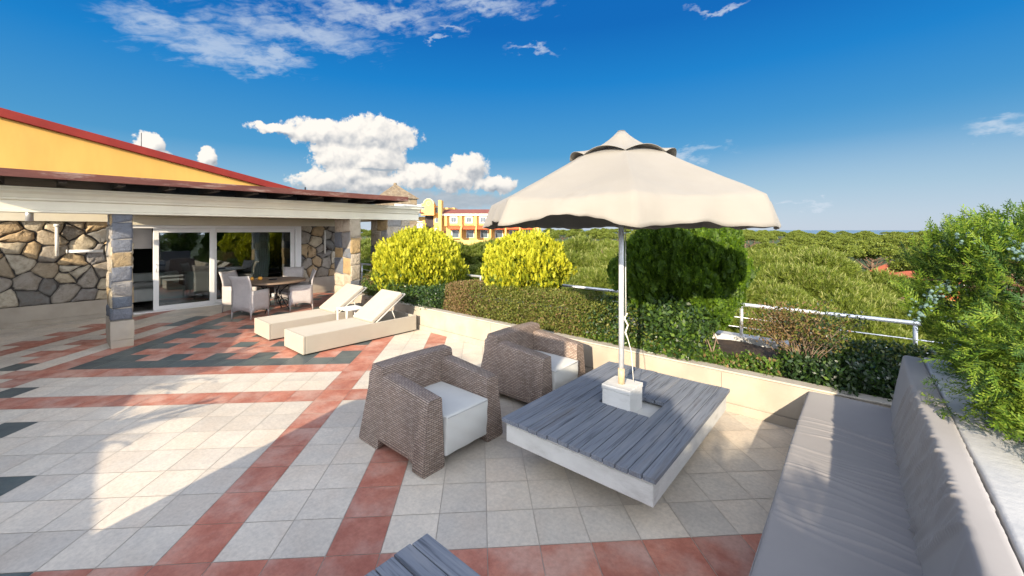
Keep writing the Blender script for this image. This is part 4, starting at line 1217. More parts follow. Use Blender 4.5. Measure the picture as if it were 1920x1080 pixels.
# ---- golden thuja globes
SPRAY_V = [flat_spray(5, 1, .5, .17, s_) for s_ in (1, 2, 3)]
def thuja_globe(label, c, rx, ry, rz_, n, top_mat, low_mat, seed, green_low=.5, lump=.08, name='golden_shrub', cat='shrub', size=(.13, .2), zcut=-.75, hedge_mat='thuja_green', yellow_frac=.85, upness=.8, group=None, skew=0):
    global rng
    rng = np.random.default_rng(seed)
    t = thing(name, label, cat, (c[0], c[1], .38), 0, group)
    d = rdir(n * 2); d = d[d[:, 2] > zcut][:n]
    az_ = np.arctan2(d[:, 1], d[:, 0])
    lumpf = 1 + lump * (np.sin(az_ * 7 + 3 * d[:, 2] + seed) * .5 + np.sin(az_ * 13 + seed * 2 + 2 * np.sin(d[:, 2] * 6)) * .35 + np.sin(d[:, 2] * 9 + az_ * 4) * .4)
    depth = 1 - np.abs(rng.normal(0, .055, len(d)))
    depth[: len(d) // 5] *= rng.uniform(.7, .95, len(d) // 5)
    depth[len(d) // 5: len(d) // 3] *= rng.uniform(1.0, 1.09, len(d) // 3 - len(d) // 5)
    P = np.array(c) + d * np.array([rx, ry, rz_]) * (lumpf * depth)[:, None]
    grow = unit(d * (1 - upness) + np.array([0, 0, upness]) + rng.normal(0, .22, d.shape))
    hint = unit(np.cross(d, [0, 0, 1.]) + rng.normal(0, .8, d.shape))
    F = frames(grow, hint); S = rng.uniform(size[0], size[1], len(d))
    parts = []
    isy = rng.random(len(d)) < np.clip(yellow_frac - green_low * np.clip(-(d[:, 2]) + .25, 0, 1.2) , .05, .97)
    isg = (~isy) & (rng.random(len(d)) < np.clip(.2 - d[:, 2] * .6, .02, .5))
    which = rng.integers(0, 3, len(d))
    P = P - grow * S[:, None] * .5
    if skew:
        q_ = (P - np.array(c)) @ np.array(tuple(RT)); up_ = np.clip((P[:, 2] - c[2]) / rz_, 0, 1)
        P[:, 2] += skew * q_ / rx * up_
        lowf = np.clip((c[2] - P[:, 2]) / rz_, 0, 1) * .3
        P[:, :2] = np.array(c[:2]) + (P[:, :2] - np.array(c[:2])) * (1 - lowf)[:, None]
    for k in range(3):
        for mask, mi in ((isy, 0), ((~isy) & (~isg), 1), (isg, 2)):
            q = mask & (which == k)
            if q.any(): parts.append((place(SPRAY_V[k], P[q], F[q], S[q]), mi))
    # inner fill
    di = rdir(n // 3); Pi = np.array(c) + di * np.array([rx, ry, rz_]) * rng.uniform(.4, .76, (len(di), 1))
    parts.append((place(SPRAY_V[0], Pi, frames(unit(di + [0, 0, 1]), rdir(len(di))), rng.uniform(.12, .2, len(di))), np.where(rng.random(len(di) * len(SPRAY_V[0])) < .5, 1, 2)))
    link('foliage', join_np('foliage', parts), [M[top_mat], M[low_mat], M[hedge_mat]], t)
    trunk_mesh('stem', (c[0], c[1], .36), (c[0], c[1], c[2]), .05, t, 'bark', 5, min(rx, ry) * .6)
    return t
thuja_globe('large golden yellow clipped thuja globe beside the stone pillars', (-8.05, 5.98, 1.13), 1.07, 1.02, .88, 15000, 'thuja_yellow', 'thuja_lime', 3, .95, lump=.10, size=(.065, .12), yellow_frac=.95)
thuja_globe('golden yellow thuja globe behind the hedge, left of the parasol pole', (-4.74, 5.98, 1.32), .76, .76, .6, 9000, 'thuja_yellow', 'thuja_lime', 5, .7, lump=.16, size=(.065, .12), yellow_frac=.96)
# ---- big upright cypress
thuja_globe('tall bright green conifer standing in the shadow of the parasol', (-1.95, 5.95, 1.34), .86, .80, .80, 12500, 'cypress', 'cypress', 9, 0, lump=.13, skew=.20, name='conifer', cat='conifer', size=(.09, .22), zcut=-.8, hedge_mat='thuja_green', yellow_frac=.8, upness=.85)

# ---- small-leaved shrubs and hedges
LEAF = leaf_tpl(.55, .08); LEAF_N = leaf_tpl(.34, .05)
def leaf_cloud(mask_fn, box, n, size, shell, mats, pick, seed, up=.35, tpl=None, clump=0):
    """leaves scattered in a volume; mask_fn(P) is < 1 inside and ~1 at the skin"""
    r_ = np.random.default_rng(seed)
    lo, hi = np.array(box[0]), np.array(box[1])
    out = []
    tot = 0
    while tot < n:
        P = r_.uniform(lo, hi, (n * 4, 3))
        if clump:
            P = P + .5 * clump * np.sin(P[:, [1, 2, 0]] * (2.1 / clump)) + .25 * clump * np.sin(P[:, [2, 0, 1]] * (5.3 / clump))
        f = mask_fn(P)
        keep = (f < 1) & (r_.random(len(P)) < np.where(f > shell, 1.0, .22))
        out.append(P[keep]); tot += keep.sum()
        if tot == 0: break
    P = np.concatenate(out)[:n]
    d = unit(r_.normal(size=P.shape) + [0, 0, up])
    F = frames(d, unit(r_.normal(size=P.shape) + [0, -.3, .9]))
    V = place(tpl if tpl is not None else LEAF, P, F, r_.uniform(size[0], size[1], len(P)))
    mi = pick(P, r_)
    k = (tpl if tpl is not None else LEAF).shape[0]
    return join_np('foliage', [(V, np.repeat(mi, k))])
def sm_noise(P, s_, ph=0):
    return (np.sin(P[:, 0] * s_ + ph) + np.sin(P[:, 1] * s_ * 1.3 + 2 * ph + 1) + np.sin(P[:, 2] * s_ * 1.7 + ph * 3) + np.sin((P[:, 0] + P[:, 1]) * s_ * 2.3) * .6 + np.sin((P[:, 0] - P[:, 2]) * s_ * 3.1 + 2) * .5) / 4.1
def box_mask(x0, x1, y0, y1, z0, z1, lump=.06, ph=0):
    c = np.array([(x0 + x1) / 2, (y0 + y1) / 2, (z0 + z1) / 2]); h = np.array([(x1 - x0) / 2, (y1 - y0) / 2, (z1 - z0) / 2])
    def fn(P):
        q = np.abs((P - c) / h)
        return (q ** 6).sum(1) ** (1 / 6.) + lump * sm_noise(P, 6, ph)
    return fn
def ell_mask(c, r, lump=.15, ph=0, s_=5):
    c, r = np.array(c), np.array(r)
    return lambda P: np.sqrt((((P - c) / r) ** 2).sum(1)) + lump * sm_noise(P, s_, ph)
def shrub(name, label, cat, mask, box, n, size, mats, pick, seed, stem=None, shell=.72, group=None, tpl=None, up=.35, clump=0, org=None):
    c = [(box[0][k] + box[1][k]) / 2 for k in range(3)]
    t = thing(name, label, cat, (c[0], c[1], .38) if org is None else org, 0, group)
    link('foliage', leaf_cloud(mask, box, n, size, shell, mats, pick, seed, up, tpl, clump), [M[m_] for m_ in mats], t)
    r_ = random.Random(seed)
    mb = MB()
    mb.tube([(box[0][0] + .2, c[1], .372), (box[1][0] - .2, c[1], .372)], .012, 5); mb.tube([(c[0], box[0][1] + .1, .372), (c[0], box[1][1] - .1, .372)], .012, 5)
    for k in range(stem or 5):
        a = r_.uniform(0, 6.28); b = Vector((c[0] + r_.uniform(-.3, .3) * (box[1][0] - box[0][0]), c[1] + r_.uniform(-.2, .2) * (box[1][1] - box[0][1]), .36))
        e = b + Vector((math.cos(a) * .12, math.sin(a) * .12, (box[1][2] - .38) * .35))
        mb.tube([b, b.lerp(e, .5) + Vector((.02, .01, 0)), e], [.012, .009, .005], 5)
    mb.build('stems', M['twig'], t)
    return t
pick0 = lambda P, r_: np.zeros(len(P), int)
def two(fr): return lambda P, r_: (r_.random(len(P)) < fr).astype(int)
def hedge_pick(P, r_):
    p = .10 + .6 * np.clip((-5.1 - P[:, 0]) / .5, 0, 1) * np.clip((P[:, 0] + 6.5) / .3, 0, 1) + .2 * sm_noise(P, 3)
    return (r_.random(len(P)) < p).astype(int)
shrub('clipped_hedge', 'long clipped hedge of small olive and brown leaves above the planter wall', 'hedge', box_mask(-6.25, -2.75, 5.1, 5.95, .36, 1.02, .07), ((-6.35, 5.02, .36), (-2.65, 6.05, 1.12)), 52000, (.024, .042), ['hedge_olive', 'hedge_brown'], hedge_pick, 21, 24, .8)
shrub('shrub', 'low dark green shrub spilling over the wall beside the lounger', 'shrub', box_mask(-7.9, -6.2, 5.0, 5.9, .36, .80, .22, 1), ((-8.0, 4.95, .36), (-6.1, 6.0, .95)), 9000, (.03, .055), ['leaf_dark', 'leaf_mid'], two(.35), 22, 8)
shrub('shrub', 'small reddish tipped shrub at the foot of the stone pillar', 'shrub', ell_mask((-8.75, 5.35, .72), (.5, .42, .42), .16, 2), ((-9.4, 4.85, .36), (-8.1, 5.9, 1.2)), 6000, (.028, .048), ['leaf_mid', 'leaf_rust', 'leaf_lime'], lambda P, r_: np.where(r_.random(len(P)) < np.clip((P[:, 2] - .68) * 2.2, .08, .75), 1, np.where(r_.random(len(P)) < .35, 2, 0)), 23, 6)
shrub('shrub', 'glossy broad leaved shrub at the foot of the tall conifer', 'shrub', ell_mask((-1.80, 5.42, .76), (.52, .36, .46), .5, 4, 7), ((-2.4, 4.98, .36), (-.9, 5.95, 1.35)), 5200, (.045, .08), ['leaf_mid', 'leaf_lime', 'leaf_dark'], lambda P, r_: r_.choice(3, len(P), p=[.42, .16, .42]), 24, 6, .6, tpl=LEAF)
shrub('shrub', 'small dark shrub in the hedge gap behind the parasol pole', 'shrub', ell_mask((-2.45, 5.55, .66), (.85, .5, .40), .34, 6), ((-3.5, 5.0, .36), (-1.4, 6.1, 1.25)), 9500, (.03, .055), ['leaf_dark', 'leaf_mid', 'hedge_olive'], lambda P, r_: r_.choice(3, len(P), p=[.5, .2, .3]), 25, 6)
shrub('ground_cover', 'low sunlit leafy plants along the top of the planter wall', 'ground cover', box_mask(-3.0, -.75, 5.06, 5.5, .34, .56, .55, 3), ((-3.1, 5.02, .36), (-.65, 5.6, .72)), 7500, (.03, .062), ['leaf_mid', 'leaf_lime', 'leaf_rust'], lambda P, r_: r_.choice(3, len(P), p=[.55, .33, .12]), 26, 14, .5)
shrub('shrub', 'dark glossy low shrub in the planter corner behind the sofa end', 'shrub', box_mask(-.75, .75, 5.06, 6.5, .34, .66, .35, 5), ((-.85, 5.0, .36), (.85, 6.6, .85)), 11000, (.035, .065), ['leaf_dark', 'leaf_mid'], two(.22), 27, 10, .5)
shrub('shrub', 'dark bushy shrub under the railing next to the juniper', 'shrub', ell_mask((.3, 6.0, .54), (.62, .55, .26), .25, 7), ((-.5, 5.3, .34), (1.0, 6.7, .95)), 8000, (.03, .055), ['leaf_dark', 'leaf_mid', 'hedge_olive'], lambda P, r_: r_.choice(3, len(P), p=[.6, .15, .25]), 28, 8, .55)
# twiggy brown shrub
t = thing('twiggy_shrub', 'twiggy shrub with bare brown stems and rusty leaves before the railing', 'shrub', (-.5, 5.62, .38))
mb = MB(); r_ = random.Random(5); tips = []
for k in range(46):
    a = r_.uniform(0, 6.28); sp = r_.uniform(.1, .55); h = r_.uniform(.45, .74)
    b = Vector((-.5 + r_.uniform(-.1, .1), 5.62 + r_.uniform(-.08, .08), .36)); e = b + Vector((math.cos(a) * sp * 1.0, math.sin(a) * sp * .75, h))
    m_ = b.lerp(e, .5) + Vector((0, 0, .06)); mb.tube([b, m_, e], [.007, .005, .003], 5); tips.append(e)
    for q in range(3):
        f = m_.lerp(e, r_.uniform(0, .9)); g_ = f + Vector((r_.uniform(-.14, .14), r_.uniform(-.14, .14), r_.uniform(.03, .16)))
        mb.tube([f, g_], [.0035, .002], 4); tips.append(g_)
mb.build('stems', M['twig'], t)
rr_ = np.random.default_rng(31); TP = np.array([tuple(x) for x in tips])
P = TP[rr_.integers(0, len(TP), 5200)] + rr_.normal(0, .045, (5200, 3))
P = P[P[:, 2] > .62]
V = place(LEAF, P, frames(unit(rr_.normal(size=P.shape) + [0, 0, .4]), rdir(len(P))), rr_.uniform(.022, .042, len(P)))
link('foliage', join_np('foliage', [(V, np.where(rr_.random(len(P)) < np.clip(.5 - (P[:, 0] + .5) * .9, .1, .75), 0, np.where(rr_.random(len(P)) < .5, 1, 2)))]), [M['leaf_rust'], M['hedge_olive'], M['leaf_dark']], t)

# ---- juniper at the right, close to the viewer
t = thing('juniper', 'big juniper with pale blue berries leaning over the parapet at right', 'juniper', (1.35, 5.1, -.5))
jc = np.array([.95, 4.80, 1.30])
rng = np.random.default_rng(77)
def jrad(z):
    return np.interp(z, [.1, .45, .62, .85, 1.05, 1.25, 1.6, 1.85, 2.0, 2.12], [.06, .16, .24, .33, .46, .60, .67, .66, .60, .30])
mb = MB(); trk = Vector((1.3, 5.05, -.5))
mb.tube([trk, (1.27, 5.0, .3), (1.2, 4.98, .9), (1.12, 4.95, 1.5), (1.05, 4.9, 1.95)], [.06, .055, .045, .03, .012], 8)
br = []
r_ = random.Random(8)
for k in range(46):
    z0 = r_.uniform(.25, 1.7); a = r_.uniform(0, 6.28)
    b = Vector((1.22, 4.98, z0)); zz = z0 + r_.uniform(.0, .45); L = float(jrad(zz)) * r_.uniform(.75, 1.0)
    e = Vector((jc[0] + math.cos(a) * L, jc[1] + math.sin(a) * L, zz))
    m_ = b.lerp(e, .5) + Vector((r_.uniform(-.06, .06), r_.uniform(-.06, .06), r_.uniform(-.02, .1)))
    pts = [b, b.lerp(m_, .5) + Vector((0, 0, .02)), m_, m_.lerp(e, .5) + Vector((0, 0, -.01)), e]
    mb.tube(pts, [.019, .015, .011, .008, .004], 6); br.append(pts)
for k in range(9):
    e = Vector((.80 + r_.uniform(-.3, .3), 3.5 + r_.uniform(-.45, .4), 1.15 + r_.uniform(-.25, .3)))
    b = Vector((1.2, 4.95, r_.uniform(.8, 1.3))); m_ = b.lerp(e, .55) + Vector((.06, 0, .12))
    mb.tube([b, b.lerp(m_, .5) + Vector((0, 0, .05)), m_, m_.lerp(e, .5), e], [.016, .013, .01, .007, .003], 6)
mb.build('branches', M['bark_red'], t)
SPR = [flat_spray(9, 1, .36, .05, s_, .12) for s_ in (11, 12, 13, 14)]
NJ = 6000
zz = rng.uniform(.12, 2.16, NJ); aa = rng.uniform(0, 2 * math.pi, NJ)
rad = jrad(zz) * (1 + .13 * np.sin(aa * 5 + zz * 6) + .09 * np.sin(aa * 11 - zz * 9)) * np.where(rng.random(NJ) < .72, rng.uniform(.82, 1.06, NJ), rng.uniform(.35, .85, NJ))
keep = rng.random(NJ) < np.clip(jrad(zz) / .7, .2, 1)
# open windows in the crown where branches show
hole = (np.sin(aa * 4.1 + 1.3) + np.sin(zz * 7.3 + aa * 2.2) > .62) & (rad > .45)
keep &= ~hole
zz, aa, rad = zz[keep], aa[keep], rad[keep]
d = np.stack([np.cos(aa), np.sin(aa), np.zeros_like(aa)], 1)
P = jc * [1, 1, 0] + d * rad[:, None] + np.array([0, 0, 1.]) * zz[:, None]
grow = unit(d * .7 + np.array([0, 0, .55]) * np.interp(zz, [.3, 1.2, 2.1], [.15, .7, 1.8])[:, None] + rng.normal(0, .38, d.shape))
F = frames(grow, unit(np.array([0, 0, 1.]) + rng.normal(0, .6, d.shape)))
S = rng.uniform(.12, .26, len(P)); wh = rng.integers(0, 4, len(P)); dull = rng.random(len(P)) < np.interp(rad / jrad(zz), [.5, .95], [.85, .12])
P = P - grow * S[:, None] * .6
# a bough reaching over the parapet towards the viewer
NB = 1700
d2 = rdir(NB); P2 = np.array([.80, 3.55, 1.16]) + d2 * np.array([.40, .55, .40]) * rng.uniform(.45, 1.08, (NB, 1)) * (1 + .25 * np.sin(np.arctan2(d2[:, 1], d2[:, 0]) * 5 + d2[:, 2] * 4))[:, None]
g2 = unit(d2 * [.8, .8, .3] + np.array([-.25, -.35, -.05]) + rng.normal(0, .4, d2.shape))
F2 = frames(g2, unit(np.array([0, 0, 1.]) + rng.normal(0, .6, d2.shape))); S2 = rng.uniform(.11, .22, NB)
P = np.concatenate([P, P2 - g2 * S2[:, None] * .6]); F = np.concatenate([F, F2]); S = np.concatenate([S, S2])
wh = rng.integers(0, 4, len(P)); dull = np.concatenate([dull, rng.random(NB) < .2])
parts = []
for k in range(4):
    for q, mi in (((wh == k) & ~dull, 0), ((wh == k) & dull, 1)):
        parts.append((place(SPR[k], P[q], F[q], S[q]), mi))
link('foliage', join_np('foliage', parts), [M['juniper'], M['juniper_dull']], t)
# berries in clusters, a few brown seed cones
ico = bmesh.new(); bmesh.ops.create_icosphere(ico, subdivisions=1, radius=1); icoV = np.array([[v.co[:] for v in f.verts] for f in ico.faces]); ico.free()
camp = np.array([0, 0, CAM_H])
outer = np.concatenate([rad / jrad(zz) > .86, np.zeros(NB, bool)])
vis = ((camp - P) * (P - jc)).sum(1) > .25
cent = P[outer & vis & (P[:, 2] > .75)]
cent = cent[rng.permutation(len(cent))[:60]]
cent = cent + unit(camp - cent) * .07
BP = np.repeat(cent, 13, axis=0) + rng.normal(0, .026, (len(cent) * 13, 3))
link('berries', join_np('berries', [(place(icoV, BP, frames(rdir(len(BP)), rdir(len(BP))), rng.uniform(.008, .0145, len(BP))), 0)]), [M['berry']], t)

# ------------------------------------------------------------------ pines beyond the railing
def shoot_tpl(seed, candle=True):
    r_ = np.random.default_rng(seed); tri = []
    for k in range(30):
        y = r_.uniform(0, .16); a = r_.uniform(0, 6.28); sl_ = r_.uniform(.35, 1.0); L = r_.uniform(.09, .14)
        d_ = np.array([math.cos(a) * math.sin(sl_), math.cos(sl_), math.sin(a) * math.sin(sl_)]); p = np.array([0, y, 0])
        s_ = np.cross(d_, r_.normal(size=3)); s_ = s_ / np.linalg.norm(s_) * .0065
        tri.append([p - s_, p + s_, p + d_ * L])
    can = []
    if candle:
        for s_, L, r0 in ((0, .13, .0065), (1, .07, .005)):
            o = np.array([.018 * s_, .15, .012 * s_])
            c = [o + np.array([math.cos(a) * r0, 0, math.sin(a) * r0]) for a in (0, 2.094, 4.189)]
            c2 = [o + np.array([math.cos(a) * r0 * 1.1 + .01 * s_, L * .75, math.sin(a) * r0 * 1.1]) for a in (0, 2.094, 4.189)]
            tp = o + np.array([.015 * s_, L, 0])
            for i in range(3):
                j = (i + 1) % 3
                can += [[c[i], c[j], c2[j]], [c[i], c2[j], c2[i]], [c2[i], c2[j], tp]]
    return np.array(tri), np.array(can) if candle else None
SH = [shoot_tpl(s_) for s_ in (1, 2, 3)]
def pine_crown(seed, R0, n, cfrac=.45, nlobe=16, ss=1.3):
    """crown of needle tufts over a lumpy dome; local origin at the crown's centre"""
    r_ = np.random.default_rng(seed)
    ld = unit(r_.normal(size=(nlobe, 3)) + [0, 0, .5]); ld[:, 2] = np.abs(ld[:, 2]) * .9 - .15
    lc = ld * R0 * r_.uniform(.45, .82, (nlobe, 1)); lr = R0 * r_.uniform(.20, .42, nlobe)
    k = r_.integers(0, nlobe, n * 2)
    d_ = unit(r_.normal(size=(n * 2, 3)) + [0, 0, .45])
    P = lc[k] + d_ * (lr[k] * r_.uniform(.8, 1.05, n * 2))[:, None]
    # keep what lies on the outside of the union
    dist = np.min(np.linalg.norm(P[:, None] - lc[None], axis=2) / lr[None], axis=1)
    keep = (dist > .75)
    P, d_ = P[keep][:n], d_[keep][:n]
    grow = unit(d_ * .9 + [0, 0, .42] + r_.normal(0, .3, d_.shape))
    F = frames(grow, unit(r_.normal(size=d_.shape))); S = r_.uniform(.55, 1.0, len(P)) * ss
    parts = []; wh = r_.integers(0, 3, len(P)); hasc = (r_.random(len(P)) < cfrac) & (d_[:, 2] > .0)
    for j in range(3):
        q = wh == j
        parts.append((place(SH[j][0], P[q], F[q], S[q]), 0))
        q &= hasc
        parts.append((place(SH[j][1], P[q], F[q], S[q]), 1))
    return join_np('crown', parts)
def pine_trunk(R0, H):
    mb = MB(); mb.tube([(0, 0, -H), (.1, .05, -H * .5), (0, 0, 0), (.05, 0, R0 * .5)], [.2, .16, .11, .03], 8)
    for k in range(9):
        a = k * 2.4; z = -R0 * .5 + k * R0 * .1
        mb.tube([(0, 0, z), (math.cos(a) * R0 * .4, math.sin(a) * R0 * .4, z + R0 * .15), (math.cos(a) * R0 * .75, math.sin(a) * R0 * .75, z + R0 * .4)], [.06, .04, .015], 5)
    return mb.mesh('trunk')
GROUND_Z = -9.0
NEAR = [pine_crown(41 + k, 2.0, 8500, .30, 17) for k in range(3)]
for me in NEAR: me.materials.append(M['needle']); me.materials.append(M['candle'])
ntr = pine_trunk(2.0, 9.5); ntr.materials.append(M['bark'])
near_pines = [  # photo column, top row, distance, size
    (1395, 447, 17, 1.25), (1470, 452, 15, 1.15), (1550, 470, 13.5, 1.1), (1625, 492, 12.5, 1.0), (1440, 478, 11.8, 1.0), (1530, 500, 10.5, .95), (1610, 530, 9.8, .8),
    (1390, 505, 10.2, .85), (1470, 538, 9.2, .72), (1560, 565, 8.8, .62), (1680, 545, 10.5, .85), (1760, 560, 10, .9), (1640, 590, 8.6, .55), (1410, 565, 8.9, .6), (1860, 560, 11, 1.1),
    (1120, 455, 20, 1.3), (1185, 452, 18, 1.2), (1255, 450, 17, 1.2), (1320, 452, 16.5, 1.2), (1085, 490, 14.5, 1.0), (1140, 505, 13, .9), (1220, 500, 12.5, .95), (1300, 500, 12, .9), (1060, 520, 13.2, .75),
    (885, 436, 19, .95), (935, 447, 18, .9), (842, 452, 19, 1.0), (905, 480, 16, .75), (690, 438, 24, 1.3), (755, 455, 22, 1.2), (985, 470, 17.5, .9), (1020, 500, 15.5, .8), (715, 442, 30, 1.4), (660, 440, 34, 1.5), (1040, 441, 26, 1.3), (1090, 443, 24, 1.3), (1140, 441, 23, 1.2), (1000, 447, 25, 1.0), (1190, 439, 26, 1.2), (1240, 440, 25, 1.2)]
kinds = {0: 'sunlit pine with pale upright candles just beyond the railing', 1: 'candle tipped pine crowded behind the tall conifer and parasol pole', 2: 'darker pine with pale candles growing behind the golden globes'}
for k, (u, v, Y, s_) in enumerate(near_pines):
    p = at(u, v, Y)
    kk = 0 if u > 1360 else (1 if u > 1030 else 2)
    Rz = 2.0 * s_
    t = thing('pine', kinds[kk], 'pine', (p.x, p.y, p.z - Rz * 1.02), k * 1.7, ('pines beyond the railing', 'pines behind the conifer', 'pines behind the golden globes')[kk])
    t.scale = (s_, s_, s_)
    o = bpy.data.objects.new('crown', NEAR[k % 3]); col.objects.link(o); o.parent = t
    o = bpy.data.objects.new('trunk', ntr); col.objects.link(o); o.parent = t

# ---- umbrella pines of the wood
def stone_pine(seed, R0=4.0, n=13000):
    r_ = np.random.default_rng(seed)
    nl = 34
    a = r_.uniform(0, 6.28, nl); rr = R0 * np.sqrt(r_.uniform(0, 1, nl)) * .86
    lc = np.stack([np.cos(a) * rr, np.sin(a) * rr, R0 * .5 * (1 - (rr / R0) ** 2) + r_.uniform(-.4, .25, nl)], 1)
    lr = R0 * r_.uniform(.13, .26, nl)
    k = r_.integers(0, nl, n); d_ = unit(r_.normal(size=(n, 3)) + [0, 0, .35]); d_[:, 2] = np.where(d_[:, 2] < -.35, -d_[:, 2], d_[:, 2])
    P = lc[k] + d_ * (lr[k] * r_.uniform(.75, 1.05, n))[:, None] * [1, 1, .75]
    g_ = unit(d_ + [0, 0, .3] + r_.normal(0, .6, d_.shape))
    V = place(leaf_tpl(.6, .1), P, frames(g_, rdir(n)), r_.uniform(.16, .34, n))
    return join_np('crown', [(V, 0)])
def stone_trunk(R0, H):
    mb = MB(); mb.tube([(0, 0, -H), (.25, .1, -H * .6), (.05, .1, -H * .25), (0, 0, -.6)], [.3, .25, .2, .16], 8)
    for k in range(8):
        a = k * 2.4; z = -1.6 + .12 * k; q = R0 * (.5 + .35 * (k % 3) / 2)
        mb.tube([(0, 0, z), (math.cos(a) * q * .45, math.sin(a) * q * .45, z + .7), (math.cos(a) * q, math.sin(a) * q, z + 1.7)], [.11, .08, .03], 6)
    return mb.mesh('trunk')
FAR = [stone_pine(60 + k) for k in range(4)]
for me in FAR: me.materials.append(M['needle_far'])
ftr = stone_trunk(4, 10.5); ftr.materials.append(M['bark'])
r_ = random.Random(4)
rows = [(42, 474), (52, 464), (64, 456), (78, 450), (94, 445), (114, 441), (140, 438), (175, 435.5), (220, 434), (280, 433.5)]
cnt = 0
for Y, v in rows:
    step = 8.2 * (1 + (Y - 40) / 260)
    x0, x1 = ((940 if Y < 130 else 600) - 950) / 757 * Y, (2010 - 950) / 757 * Y
    x = x0 + r_.uniform(0, step)
    while x < x1:
        u = 950 + 757 * x / Y
        yy = Y + r_.uniform(-4, 4)
        ok = True
        if 1595 < u < 1720 and Y < 62: ok = False            # the clearing with the red roofs
        if u < 1080 and 80 < Y < 130: ok = False             # the yellow hotel stands here
        if u < 1060 and Y < 70: ok = r_.random() < .5
        if u < 1000 and 75 < Y < 130: ok = False
        if ok:
            dv = r_.uniform(-1, 1) * 420 / Y
            p = at(u, v + dv - (3 if 1300 < u < 1500 and Y > 90 else 0) - (5 if u < 1260 and Y > 100 else 0), yy)
            s_ = r_.uniform(.8, 1.2)
            t = thing('stone_pine', 'round topped stone pine of the wood stretching towards the sea', 'pine', (p.x, p.y, p.z - 2.5 * s_), r_.uniform(0, 6.28), 'stone pines of the far wood')
            t.scale = (s_, s_, s_ * r_.uniform(.85, 1.1))
            o = bpy.data.objects.new('crown', FAR[cnt % 4]); col.objects.link(o); o.parent = t
            o = bpy.data.objects.new('trunk', ftr); col.objects.link(o); o.parent = t
            cnt += 1
        x += step * r_.uniform(.75, 1.2)
print('stone pines', cnt)

# ------------------------------------------------------------------ ground and sea
mb = MB()
mb.face([(-1500, -300, GROUND_Z), (1100, -300, GROUND_Z), (1100, 1300, GROUND_Z), (-1500, 1300, GROUND_Z)])
tag(mb.build('ground', M['undergrowth']), kind='structure')
mb = MB()
ring = [(20000 * math.cos(k * math.pi / 24), 20000 * math.sin(k * math.pi / 24), GROUND_Z - 3) for k in range(48)]
mb.face(ring)
tag(mb.build('sea', M['sea']), kind='structure')

# ------------------------------------------------------------------ yellow hotel beyond the pines (local x right, y away, z up)
HY = 90.0
k_ = HY / 757
hp = at(870, 431, HY)
hot = thing('hotel', 'long yellow hotel with red roof, white framed windows and small red awnings', 'hotel', (hp.x, hp.y, CAM_H), R(YAW))
def hx(u): return (u - 870) * k_
def hz(v): return -(v - 431) * k_
def hpart(name, mat, boxes, parent=hot, bev=0):
    mb = MB()
    for (u0, u1, v0, v1, y0, y1) in boxes: mb.box(hx(u0), hx(u1), y0, y1, hz(v1), hz(v0))
    return mb.build(name, M[mat], parent, local=True, bev=bev)
hpart('main_wing', 'hotel_yellow', [(829, 1010, 404.5, 520, 0, 12)])
hpart('cornice', 'hotel_white', [(828, 920, 400.6, 404.4, -.7, 12)])
mb = MB(); mb.hexa([(hx(828), -.9, hz(400.5)), (hx(921), -.9, hz(400.5)), (hx(921), 12, hz(400.5)), (hx(828), 12, hz(400.5)), (hx(832), 2.5, hz(391.5)), (hx(919), 2.5, hz(391.5)), (hx(919), 9, hz(391.5)), (hx(832), 9, hz(391.5))])
mb.build('roof', M['hotel_roof'], hot, local=True)
hpart('parapet_block', 'hotel_yellow', [(830, 848, 387.5, 400, 4, 10)])
for u in (850.5, 879, 905.5, 933):
    f = hpart('window', 'hotel_white', [(u - 7, u + 7, 406.0, 418.5, -.12, -.01)])
    hpart('pane', 'pane', [(u - 4.6, u - .3, 407.6, 416.2, -.2, -.125), (u + .3, u + 4.6, 407.6, 416.2, -.2, -.125)], f)
for u in (837, 864.5, 892, 919.5):
    hpart('pier', 'hotel_yellow', [(u - 2.2, u + 2.2, 404.6, 424, -1.1, -.005)])
for u in (854.5, 882, 908.5, 936, 962, 988):
    mb = MB(); a, b = hx(u - 12), hx(u + 10)
    mb.hexa([(a, -2.6, hz(430)), (b, -2.6, hz(430)), (b, -.01, hz(429.6)), (a, -.01, hz(429.6)), (a, -2.6, hz(429)), (b, -2.6, hz(429)), (b, -.01, hz(422.6)), (a, -.01, hz(422.6))])
    mb.build('awning', M['awning'], hot, local=True)
    f = hpart('garden_door', 'hotel_white', [(u - 8, u + 7, 431, 446, -.1, -.01)])
    hpart('pane', 'pane', [(u - 6.5, u + 5.5, 432, 445, -.18, -.105)], f)
    mb = MB(); c = hx(u + 10.5); mb.prism([(-.02, hz(420.5)), (-.02, hz(446)), (-3.2, hz(446)), (-3.2, hz(431))], lambda p, q, t_: (t_, p, q), c, c + .35)
    mb.build('party_wall', M['hotel_yellow'], hot, local=True)
# gabled stair block with its round top
mb = MB()
g0, g1 = hx(792), hx(816); gm = hx(806); rr0 = hx(815) - gm
arc = [(gm + rr0 * math.cos(a), hz(384) + rr0 * 1.0 * math.sin(a)) for a in [k * math.pi / 12 for k in range(13)]]
mb.prism([(g0, hz(404)), (g1, hz(404)), (g1, hz(384))] + arc[1:-1] + [(gm - rr0, hz(384)), (g0, hz(386))], lambda p, q, t_: (p, t_, q), 1.2, -1.5)
gb = mb.build('arched_gable', M['hotel_yellow'], hot, local=True)
mb = MB(); mb.tube([(gm + .45 * math.cos(a), -1.5, hz(382.5) + .45 * math.sin(a)) for a in [k * math.pi / 10 for k in range(21)]], .07, 6); mb.build('rosette', M['hotel_cream'], gb, local=True)
mb = MB(); mb.tube([(x, -1.5, z + .12) for x, z in [(g1, hz(384))] + arc + [(gm - rr0, hz(384)), (g0, hz(385.6))]], .14, 6); mb.build('gable_moulding', M['hotel_cream'], gb, local=True)
